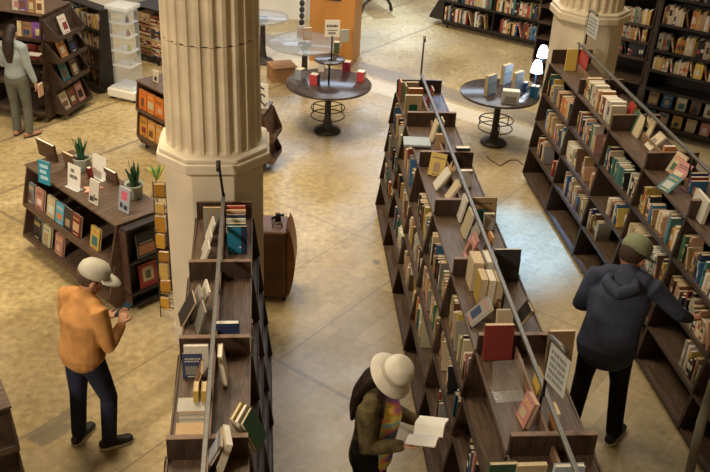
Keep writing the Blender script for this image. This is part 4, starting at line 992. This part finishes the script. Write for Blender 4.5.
def person(label, loc, rz, sc, J, top_col, leg_col, shoe_col, hair=None, hat=None, top_name='jacket', legs_name='trousers', coat_open=False, female=False, skin=None, extra=None, hsc=1.0, bulk=1.0):
    """J: joints in the person's own frame, facing +Y, right hand on +X"""
    t = thing('person', label, 'person', loc, rz); t.scale = (sc, sc, sc)
    V = {k_: Vector(v) for k_, v in J.items() if hasattr(v, '__len__')}
    pel, che, nek, hed = V['pelvis'], V['chest'], V['neck'], V['head']
    fwd = V.get('look', Vector((0, 1, 0))).normalized()
    hs = fwd.cross(Vector((0, 0, 1))).normalized(); hu = hs.cross(fwd).normalized()
    sw = .155 if female else .180
    ax = (V['shR']-V['shL']).normalized()
    bm = bmesh.new()
    ring_limb(bm, [pel+Vector((0, 0, -.06)), pel+Vector((0, 0, .04)), lerp(pel, che, .45), che, lerp(che, nek, .6)], [(.155, .105), (.160, .110), (.128, .095), (.160, .11), (.125, .08)], 20, ax)
    ring_limb(bm, [lerp(che, nek, .75), nek, lerp(nek, hed, .5)], [.065, .054, .053])
    rot = Matrix((hs, fwd, hu)).transposed().to_4x4()
    blob(bm, hed+hu*.02-fwd*.008, (.077*hsc, .098*hsc, .105*hsc), rot); blob(bm, hed-hu*.055*hsc+fwd*.028, (.056*hsc, .062*hsc, .065*hsc), rot)
    ring_limb(bm, [hed+fwd*.088*hsc+hu*.01, hed+fwd*.108*hsc-hu*.025], [.010, .014], 8)                 # nose
    blob(bm, hed+fwd*.088*hsc-hu*.062*hsc, (.026, .012, .010), rot)                                      # mouth
    for s_ in (-1, 1): blob(bm, hed+hs*.078*hsc*s_-hu*.012-fwd*.005, (.012, .022, .033), rot)        # ears
    for S in ('R', 'L'):
        s_ = 1 if S == 'R' else -1
        sh, el, wr = V['sh'+S], V['el'+S], V['wr'+S]
        ring_limb(bm, [lerp(nek, sh, .55), sh, lerp(sh, el, .5), el, lerp(el, wr, .4), wr], [.055, .055, .046, .038, .037, .026], 14)
        hand(bm, wr, V.get('hd'+S, wr-el), V.get('pn'+S, Vector((-s_, 0, 0))), 1, J.get('curl'+S, .5), s_)
        hp, kn, an = V['hip'+S], V['kn'+S], V['an'+S]
        ring_limb(bm, [hp, lerp(hp, kn, .5), kn, lerp(kn, an, .35), an], [.088, .074, .054, .053, .036], 16)
        td = V.get('toe'+S, Vector((0, 1, 0))).normalized(); ring_limb(bm, [an-td*.03-Vector((0, 0, .035)), an+td*.07-Vector((0, 0, .045)), an+td*.15-Vector((0, 0, .055))], [(.034, .03), (.04, .03), (.036, .02)], 12)
    fused('body', bm, skin or skinm, t, .0075, 4)
    # eyes
    for s_ in (-1, 1):
        k = MB(); k.lathe([(.002, -.011), (.008, -.008), (.011, 0), (.008, .008), (.002, .011)], M['white'], 12, Matrix.Translation(hed+fwd*.080*hsc+hs*.031*s_+hu*.008)); k.build('eye', t)
    # trousers
    bm = bmesh.new()
    ring_limb(bm, [pel+Vector((0, 0, -.08)), pel+Vector((0, 0, .05))], [(.168, .120), (.162, .115)], 20, ax)
    for S in 'RL':
        hp, kn, an = V['hip'+S], V['kn'+S], V['an'+S]
        ring_limb(bm, [hp, lerp(hp, kn, .5), kn, lerp(kn, an, .5), an+Vector((0, 0, .0))], [.104, .090, .071, .066, .062], 16)
    fused(legs_name, bm, leg_col, t, .010, 4)
    for S in 'RL':
        an = V['an'+S]; td = V.get('toe'+S, Vector((0, 1, 0))).normalized(); sd = td.cross(Vector((0, 0, 1)))
        bm = bmesh.new(); b0 = Vector((an.x, an.y, an.z-.055))
        ring_limb(bm, [b0-td*.05+Vector((0, 0, .008)), b0+td*.03+Vector((0, 0, .012)), b0+td*.10, b0+td*.17-Vector((0, 0, .004))], [(.043, .045), (.045, .046), (.050, .034), (.045, .026)], 14, sd)
        so = fused('shoe', bm, shoe_col, t, .008, 3)
        lo = min(v.co.z for v in so.data.vertices); f0 = an.z-.09
        for v in so.data.vertices: v.co.z = max(v.co.z, f0+.012)
        k = MB(); ol = [(b0+td*x+sd*y) for x, y in ((-.085, -.022), (-.095, 0), (-.085, .022), (-.03, .043), (.06, .046), (.12, .050), (.18, .036), (.205, 0), (.18, -.036), (.12, -.050), (.06, -.046), (-.03, -.043))]
        k.prism([(p.x, p.y) for p in ol], f0, f0+.02, M['white'] if shoe_col is not None and shoe_col.get('pale') else M['rubber']); s2 = k.build('sole', t); s2.parent = so
    # upper garment
    bm = bmesh.new(); hem = V.get('hem', pel+Vector((0, 0, -.02)))
    ring_limb(bm, [hem, lerp(hem, che, .5), che, lerp(che, nek, .75)], [(.190*bulk, .152*bulk), (.172*bulk, .130*bulk), (.192*bulk, .138*bulk), (.135, .095)] if not female else [(.165, .128), (.140, .115), (.160, .125), (.115, .085)], 20, ax)
    for S in 'RL':
        sh, el, wr = V['sh'+S], V['el'+S], V['wr'+S]
        ring_limb(bm, [lerp(nek, sh, .45), sh, lerp(sh, el, .5), el, lerp(el, wr, .5), lerp(el, wr, .90)], [.068, .074, .066, .057, .050, .042], 14)
    ring_limb(bm, [lerp(nek, hed, -.15), lerp(nek, hed, .15)], [.075, .068])
    g = fused(top_name, bm, top_col, t, .010, 4)
    if hair: 
        bm = bmesh.new(); blob(bm, hed+hu*.026*hsc-fwd*.018*hsc, (.083*hsc, .098*hsc, .104*hsc), rot)
        for p in hair.get('locks', []): ring_limb(bm, [Vector(q) for q in p[0]], p[1], 12)
        h_ = fused('hair', bm, hair['mat'], t, .009, 3)
        # clear the face
    if hat: hat(t, hed, fwd, hs, hu, rot @ Matrix.Scale(hsc, 4))
    if extra: extra(t, V)
    return t
def cloth(name, col, n=.2, sc=9, b_=.8): return simple(name, col, .85, noise=n, nscale=sc, bump=b_, spec=.15)
def cap(col, brim=.085):
    m_ = cloth('cap_cloth', col, .08)
    def f(t, hed, fwd, hs, hu, rot):
        k = MB(); mx = Matrix.Translation(hed+hu*.045-fwd*.006) @ rot
        k.lathe([(.100, -.012), (.103, .02), (.096, .055), (.070, .085), (.03, .098), (.004, .100)], m_, 28, mx @ Matrix.Diagonal((.90, 1.08, 1, 1))); c = k.build('cap', t)
        k = MB(); n = 14; vs = []; fs = []
        for i in range(n+1):
            a = PI*(.12+.76*i/n); 
            for (r, z) in ((.094, .0), (.094+brim*math.sin(a)**1.2, -.018+.01*math.cos(a)**2)):
                for dz in (.003, -.003): vs.append(tuple(mx @ Vector((r*math.cos(a)*.92, r*math.sin(a)*1.05, z+dz))))
        for i in range(n):
            a0 = i*4; b0 = a0+4
            for q, w_ in ((0, 2), (2, 3), (3, 1), (1, 0)): fs.append((a0+q, a0+w_, b0+w_, b0+q))
        fs.append((0, 1, 3, 2)); fs.append((n*4+2, n*4+3, n*4+1, n*4))
        k.add(vs, fs, m_, smooth=True); b2 = k.build('brim', t); b2.parent = c
    return f
def bucket_hat(col):
    m_ = cloth('felt_hat', col, .1); band = cloth('hat_band', tuple(c*.62 for c in col), .05)
    def f(t, hed, fwd, hs, hu, rot):
        mx = Matrix.Translation(hed+hu*.045-fwd*.01) @ rot @ Matrix.Rotation(R_(-4), 4, 'X')
        k = MB(); k.lathe([(.100, -.02), (.103, .02), (.100, .055), (.086, .088), (.055, .102), (.02, .104), (.003, .104)], m_, 30, mx); c = k.build('hat', t)
        k = MB(); k.lathe([(.099, -.010), (.120, -.016), (.148, -.032), (.162, -.048), (.163, -.052), (.148, -.038), (.120, -.022), (.098, -.016)], m_, 36, mx); b2 = k.build('brim', t); b2.parent = c
        k = MB(); k.lathe([(.104, -.008), (.1055, .004), (.105, .022)], band, 30, mx); b3 = k.build('hat_band', t); b3.parent = c
    return f
BASE = dict(pelvis=(0, 0, .95), chest=(0, .0, 1.26), neck=(0, .0, 1.46), head=(0, .03, 1.60), shR=(.185, 0, 1.41), shL=(-.185, 0, 1.41),
            elR=(.23, -.02, 1.13), elL=(-.23, -.02, 1.13), wrR=(.24, .05, .88), wrL=(-.24, .05, .88),
            hipR=(.085, 0, .92), hipL=(-.085, 0, .92), knR=(.10, .02, .50), knL=(-.10, .02, .50), anR=(.11, 0, .09), anL=(-.11, 0, .09))
def pose(**kw): d = dict(BASE); d.update(kw); return d
navy_trouser = cloth('navy_jeans', (.022, .026, .050)); dark_hair = simple('dark_hair', (.020, .011, .008), .45, noise=.5, nscale=30, stretch=(6, 6, .6), bump=.5)
shoe_d = simple('dark_shoe', (.022, .02, .022), .5); shoe_p = simple('dark_shoe_pale_sole', (.022, .02, .022), .5); shoe_p['pale'] = 1

# man in a tan jacket, left
def phone(t, V):
    pass
man = person('person in a tan jacket, pale cap and navy jeans, head bowed over a phone', (-1.34, 5.53, 0), R_(-42), .955,
    pose(chest=(0, .03, 1.25), neck=(0, .08, 1.43), head=(0, .16, 1.55), look=(.45, .80, -.5), shR=(.185, .05, 1.38), shL=(-.185, .05, 1.38),
         elR=(.25, .06, 1.08), wrR=(.12, .30, 1.10), hdR=(-.6, .7, .15), pnR=(-.3, .3, .9), elL=(-.25, .05, 1.09), wrL=(-.10, .30, 1.07), hdL=(.6, .6, .15), pnL=(.2, .2, .9),
         hipR=(.09, 0, .91), knR=(.12, .10, .49), anR=(.13, .05, .09), toeR=(.45, 1, 0), hipL=(-.09, 0, .91), knL=(-.11, -.02, .50), anL=(-.12, -.06, .09), toeL=(-.3, 1, 0), hem=(0, -.01, .95)),
    cloth('tan_jacket', (.50, .25, .085)), navy_trouser, shoe_p, hsc=1.14, bulk=1.08, hair=dict(mat=simple('short_brown_hair', (.08, .045, .03), .7, noise=.3)), hat=cap((.52, .49, .41), .10), top_name='jacket')
W = Matrix.Translation(man.location) @ Matrix.Rotation(R_(-42), 4, 'Z')
p = W @ Vector((.02, .39, 1.085))
k = MB(); k.box((-.037, -.072, -.004), (.037, .072, .004), M['black_metal']); k.box((-.033, -.066, .004), (.033, .066, .0048), simple('phone_glass', (.02, .05, .09), .1))
ph = k.build('mobile_phone', None, Matrix.Translation(p) @ Matrix.Rotation(R_(-42), 4, 'Z') @ Matrix.Rotation(R_(25), 4, 'X')); bevel(ph, .003); tag(ph, 'dark mobile phone in the hands of the person in tan', 'phone')

# woman with the pale hat, bottom centre
def shirt_front(t, V):
    m_, nt, b = mat('tie_dye_shirt'); N, L = nt.nodes, nt.links
    tc = N.new('ShaderNodeTexCoord'); n = N.new('ShaderNodeTexNoise'); n.inputs['Scale'].default_value = 5; n.inputs['Detail'].default_value = 2; L.new(tc.outputs['Object'], n.inputs['Vector'])
    mpx = N.new('ShaderNodeMapping'); mpx.inputs['Scale'].default_value = (1, 1, 1.9); L.new(tc.outputs['Object'], mpx.inputs['Vector']); L.new(mpx.outputs[0], n.inputs['Vector'])
    r = N.new('ShaderNodeValToRGB'); r.color_ramp.interpolation = 'EASE'; e = r.color_ramp.elements
    e[0].position = .30; e[0].color = (.10, .35, .55, 1); e[1].position = .72; e[1].color = (.45, .55, .70, 1)
    for p_, c in ((.40, (.35, .22, .60)), (.47, (.85, .25, .45)), (.53, (.90, .45, .08)), (.58, (.85, .75, .15)), (.64, (.35, .65, .75))): x = e.new(p_); x.color = (*c, 1)
    L.new(n.outputs['Fac'], r.inputs[0]); L.new(r.outputs[0], b.inputs['Base Color']); b.inputs['Roughness'].default_value = .8
    bm = bmesh.new(); ring_limb(bm, [V['pelvis']+Vector((0, .022, -.10)), V['pelvis']+Vector((0, .045, .08)), V['chest']+Vector((0, .062, 0)), lerp(V['chest'], V['neck'], .7)+Vector((0, .04, 0))], [(.125, .140), (.108, .128), (.112, .122), (.080, .09)], 18, (1, 0, 0))
    fused('shirt', bm, m_, t, .009, 4)
wl, wz = (.70, 4.45, 0), R_(-118)
woman = person('person in a pale brimmed hat, olive jacket and bright tie-dyed shirt, reading', wl, wz, .985,
    pose(pelvis=(0, 0, .94), chest=(0, .02, 1.24), neck=(0, .05, 1.42), head=(0, .12, 1.545), look=(.05, .80, -.55), shR=(.165, .03, 1.37), shL=(-.165, .03, 1.37),
         elR=(.21, .05, 1.09), wrR=(.13, .27, 1.13), hdR=(-.45, .8, .1), pnR=(-.3, .0, .9), elL=(-.21, .06, 1.09), wrL=(-.13, .27, 1.13), hdL=(.35, .8, .15), pnL=(.2, 0, .9), curlR=.5,
         knR=(.09, .05, .49), knL=(-.09, .03, .49), hem=(0, -.012, .84)),
    cloth('olive_jacket', (.115, .088, .042), .5, 16), cloth('black_trousers', (.02, .02, .024)), shoe_d,
    hair=dict(mat=dark_hair, locks=[([(0, .06, 1.57), (0, -.02, 1.49), (0, -.085, 1.38), (.0, -.11, 1.26), (.0, -.125, 1.13)], [(.085, .06), (.098, .065), (.115, .05), (.105, .04), (.06, .02)]), ([(.085, .10, 1.56), (.105, .09, 1.44), (.10, .10, 1.28)], [.03, .032, .018]), ([(-.085, .10, 1.56), (-.105, .09, 1.44), (-.10, .10, 1.28)], [.03, .032, .018])]),
    hat=bucket_hat((.74, .70, .60)), top_name='jacket', female=True, extra=shirt_front)
# open book in her hands
W = Matrix.Translation(Vector(wl)) @ Matrix.Rotation(wz, 4, 'Z')
t = thing('open_book', 'open book with white pages held by the person in the pale hat', 'book', tuple(W @ Vector((0, .39, 1.12))), wz)
for s_ in (-1, 1):
    k = MB(); n = 8; vs = []; fs = []
    for i in range(n+1):
        u = i/n; x = s_*.145*u; z = .035*math.sin(PI*min(1, u*1.15))*.9+.05*u
        for y in (-.10, .10):
            vs += [(x, y, z+.012*(1-.4*u)), (x, y, z)]
    for i in range(n):
        a = i*4; b0 = a+4
        for q, w_ in ((0, 2), (2, 3), (3, 1), (1, 0)): fs.append((a+q, a+w_, b0+w_, b0+q))
    fs.append((0, 1, 3, 2)); fs.append((n*4+2, n*4+3, n*4+1, n*4))
    k.add(vs, fs, M['white'], smooth=False); k.build('page_block', t)
    k = MB(); k.add([(x, y*1.04, z-.0025) for x, y, z in [vs[i] for i in range(1, len(vs), 2)]]+[(x, y*1.04, z-.0055) for x, y, z in [vs[i] for i in range(1, len(vs), 2)]], sum([[(2*i, 2*i+1, 2*i+3, 2*i+2), (2*(n+1)+2*i, 2*(n+1)+2*i+2, 2*(n+1)+2*i+3, 2*(n+1)+2*i+1)] for i in range(n)], []), cb); k.build('cover', t)
t.rotation_euler = (R_(14), 0, wz)

# hooded man, right
hl, hz = (2.70, 5.50, 0), R_(-30)
def hood(t, V):
    bm = bmesh.new(); ring_limb(bm, [(-.085, .06, 1.37), (-.10, -.02, 1.36), (0, -.085, 1.325), (.10, -.02, 1.36), (.085, .06, 1.37)], [.028, .042, .050, .042, .028], 12, (0, 0, 1)); fused('hood', bm, hm, t, .009, 4)
hm = cloth('navy_hoodie', (.055, .066, .105), .2, 7)
person('person in a navy hooded sweatshirt and green cap, back turned, reaching to the shelves', hl, hz, 1.08,
    pose(pelvis=(0, -.04, .94), chest=(.01, .06, 1.22), neck=(.02, .13, 1.385), head=(.02, .22, 1.48), look=(.35, .75, -.55), shR=(.205, .12, 1.33), shL=(-.185, .08, 1.34),
         elR=(.42, .20, 1.12), wrR=(.50, .40, .98), hdR=(.5, .8, -.15), pnR=(0, .2, -1), elL=(-.26, .08, 1.06), wrL=(-.20, .26, .95), hdL=(.3, .8, -.2), pnL=(1, 0, 0),
         hipR=(.09, -.04, .91), knR=(.14, .06, .49), anR=(.19, -.02, .09), toeR=(.25, 1, 0), hipL=(-.09, -.04, .91), knL=(-.12, .04, .49), anL=(-.13, -.02, .09), toeL=(-.1, 1, 0), hem=(0, -.05, .84)),
    hm, cloth('black_jeans', (.012, .012, .016)), shoe_p, hair=dict(mat=simple('short_dark_hair', (.05, .03, .02), .7, noise=.3)), hat=cap((.24, .27, .17), .10), top_name='sweatshirt', extra=hood, hsc=1.15, bulk=1.16, skin=simple('reddened_skin', (.50, .22, .15), .5, noise=.06, nscale=10))

# woman at the upper left
gl, gz = (-3.19, 11.55, 0), R_(-14)
person('person with long dark hair, faded denim jacket and grey-green trousers, back turned', gl, gz, .88,
    pose(shR=(.160, 0, 1.40), shL=(-.160, 0, 1.40), head=(.0, .05, 1.59), look=(.0, .95, -.25), elR=(.21, .0, 1.12), wrR=(.27, .04, .86), hdR=(.05, .1, -1), pnR=(-1, 0, 0),
         elL=(-.20, .05, 1.10), wrL=(-.10, .28, 1.12), hdL=(.4, .9, 0), pnL=(.2, 0, -.9), anR=(.10, -.04, .09), toeR=(.5, .8, 0), hem=(0, 0, .98)),
    cloth('faded_denim', (.30, .35, .36), .12), cloth('grey_green_trousers', (.12, .125, .10), .12), simple('tan_sandal', (.34, .17, .10), .6),
    hair=dict(mat=dark_hair, locks=[([(0, -.02, 1.62), (0, -.09, 1.50), (0, -.125, 1.36), (.0, -.125, 1.20)], [(.08, .06), (.09, .05), (.085, .035), (.045, .018)])]), top_name='denim_jacket', female=True)
W = Matrix.Translation(Vector(gl)) @ Matrix.Rotation(gz, 4, 'Z')
p = W @ Vector((.262, .055, .63)); place_book(p.x, p.y-.03, .555, .02, .12, .17, gz, ('tan', (.60, .36, .22)), None, 0, 0, None, None, True, 'tan booklet held low in the hand of the person in denim', on_z=False)
p = W @ Vector((.12, .385, 1.0)); place_book(p.x+.02, p.y, .985, .012, .12, .18, gz, ('white', (.75, .72, .70)), None, -PI/2, 0, None, None, True, 'white pamphlet held out flat by the person in denim', on_z=False)
# ------------------------------------------------------------------ which books show largest: those stay objects, the rest become one
bpy.context.view_layer.update()
from mathutils.bvhtree import BVHTree
VV = []; FF = []; OWN = []
for o in list(scene.objects):
    if o.type != 'MESH': continue
    off = len(VV); mw = o.matrix_world
    VV.extend([mw @ v.co for v in o.data.vertices]); FF.extend([[i+off for i in p.vertices] for p in o.data.polygons]); OWN.extend([o.name]*len(o.data.polygons))
tree = BVHTree.FromPolygons(VV, FF, epsilon=0.0)
cnt = {}
for py in range(1, 472, 2):
    for px in range(1, 710, 2):
        hit = tree.ray_cast(Vector((0, 0, CH)), (fw+RT*((px-355)/F)+UP*((236-py)/F)).normalized())
        if hit[2] is not None: cnt[OWN[hit[2]]] = cnt.get(OWN[hit[2]], 0)+1
del VV, FF, tree
def shown(b): return cnt.get(b['o'].name, 0)+sum(cnt.get(c.name, 0) for c in b['o'].children)
for b in ALLBOOKS: b['n'] = shown(b)
ALLBOOKS.sort(key=lambda b: -(b['n']+(10000 if b['forced'] and b['n'] >= 2 else 0)))
KEEP = 300
rest = [b for b in ALLBOOKS[KEEP:]]
bmj = MB(); bmj.slot(M['book'])
for b in rest:
    for o in [b['o']]+list(b['o'].children):
        mw = b['o'].matrix_basis @ (o.matrix_basis if o is not b['o'] else Matrix.Identity(4)); me = o.data
        off = len(bmj.v); bmj.v += [tuple(mw @ v.co) for v in me.vertices]
        at = me.color_attributes['tint'].data
        for p in me.polygons:
            bmj.f.append([i+off for i in p.vertices]); bmj.m.append(bmj.slot(me.materials[p.material_index])); c = at[p.loop_start].color; bmj.t.append((c[0], c[1], c[2])); bmj.sm.append(False)
if rest:
    tag(bmj.build('shelved_books'), 'small books packed on the far and shaded shelves of all the bookcases', 'books', kind='stuff')
    for b in rest:
        for o in list(b['o'].children)+[b['o']]:
            bpy.data.objects.remove(o)
kept = ALLBOOKS[:KEEP]
def sizeword(th): return 'slim' if th < .020 else ('thick' if th > .032 else 'medium')
cand = {}
for b in kept:
    if b['label'] is None:
        b['label'] = f"{sizeword(b['th'])} {b['col']} book, {b['ctx'][0]}"; b['auto'] = True
    cand.setdefault(b['label'], []).append(b)
for l, bs in cand.items():
    if len(bs) > 1:
        for b in bs:
            if b.get('auto'): b['label'] = f"{sizeword(b['th'])} {b['col']} book {ORD[b['ctx'][1]]} along the {b['ctx'][0]}"
seen = {}
for b in kept:
    tag(b['o'], b['label'], 'book', b['group'] or (b['ctx'][2] if b['ctx'] else None))
    seen.setdefault(b['label'], []).append(b['label'])
for l, x in seen.items():
    if len(x) > 1: print('DUP LABEL', len(x), l)
    if len(l.split()) > 16: print('LONG LABEL', l)
print('books', len(ALLBOOKS), 'kept', len(kept), 'least shown', kept[-1]['n'], 'forced hidden', sum(1 for b in rest if b['forced']))
# ------------------------------------------------------------------ light
def area(name, loc, rot, size, energy, color, sy=None, spread=180):
    l = bpy.data.lights.new(name, 'AREA'); l.energy = energy; l.color = color; l.size = size
    if sy: l.shape = 'RECTANGLE'; l.size_y = sy
    o = bpy.data.objects.new(name, l); COL.objects.link(o); o.location = loc; o.rotation_euler = rot; l.spread = R_(spread); return o
area('ceiling_panel', (-1.8, 8.5, 9.3), (0, 0, 0), 3, 720, (1, .82, .55), 4)
area('added_front_fill', (-7.5, -1.0, 7.5), (R_(52), 0, R_(-24)), 1.2, 330, (1, .86, .66), 1.2, 110)  # unseen fill added to brighten the column and other upright faces
area('ceiling_panel', (4.5, 12.5, 9.3), (0, 0, 0), 3, 330, (1, .86, .66), 3)

area('ceiling_panel', (3, 17, 9.3), (0, 0, 0), 6, 420, (.86, .92, 1), 5)
area('window_daylight', (2, 25.5, 6.5), (R_(-68), 0, 0), 8, 420, (.62, .78, 1), 4)
def spot(loc, target, energy, color, ang, blend=.6, r=.15):
    l = bpy.data.lights.new('added_blue_spot', 'SPOT'); l.energy = energy; l.color = color; l.spot_size = R_(ang); l.spot_blend = blend; l.shadow_soft_size = r
    o = bpy.data.objects.new('added_blue_spot', l); COL.objects.link(o); o.location = loc
    o.rotation_euler = (Vector(target)-Vector(loc)).to_track_quat('-Z', 'Y').to_euler(); return o
spot((2.6, 12.5, 9.2), (2.62, 8.6, 0), 11500, (.13, .42, 1), 13, .8)  # added blue spot, stands in for daylight mirrored in the aisle floor
spot((1.0, 21, 9.2), (1.7, 16.8, 0), 5200, (.40, .62, 1), 26, .9)  # second added spot, wider, gives the far floor its bluish sheen
w = bpy.data.worlds.new('world'); scene.world = w; w.use_nodes = True
w.node_tree.nodes['Background'].inputs[0].default_value = (.9, .8, .65, 1); w.node_tree.nodes['Background'].inputs[1].default_value = .3
vs_ = scene.view_settings; vs_.view_transform = 'Standard'; vs_.look = 'None'; vs_.gamma = 1; vs_.use_curve_mapping = False; vs_.exposure = 0.14
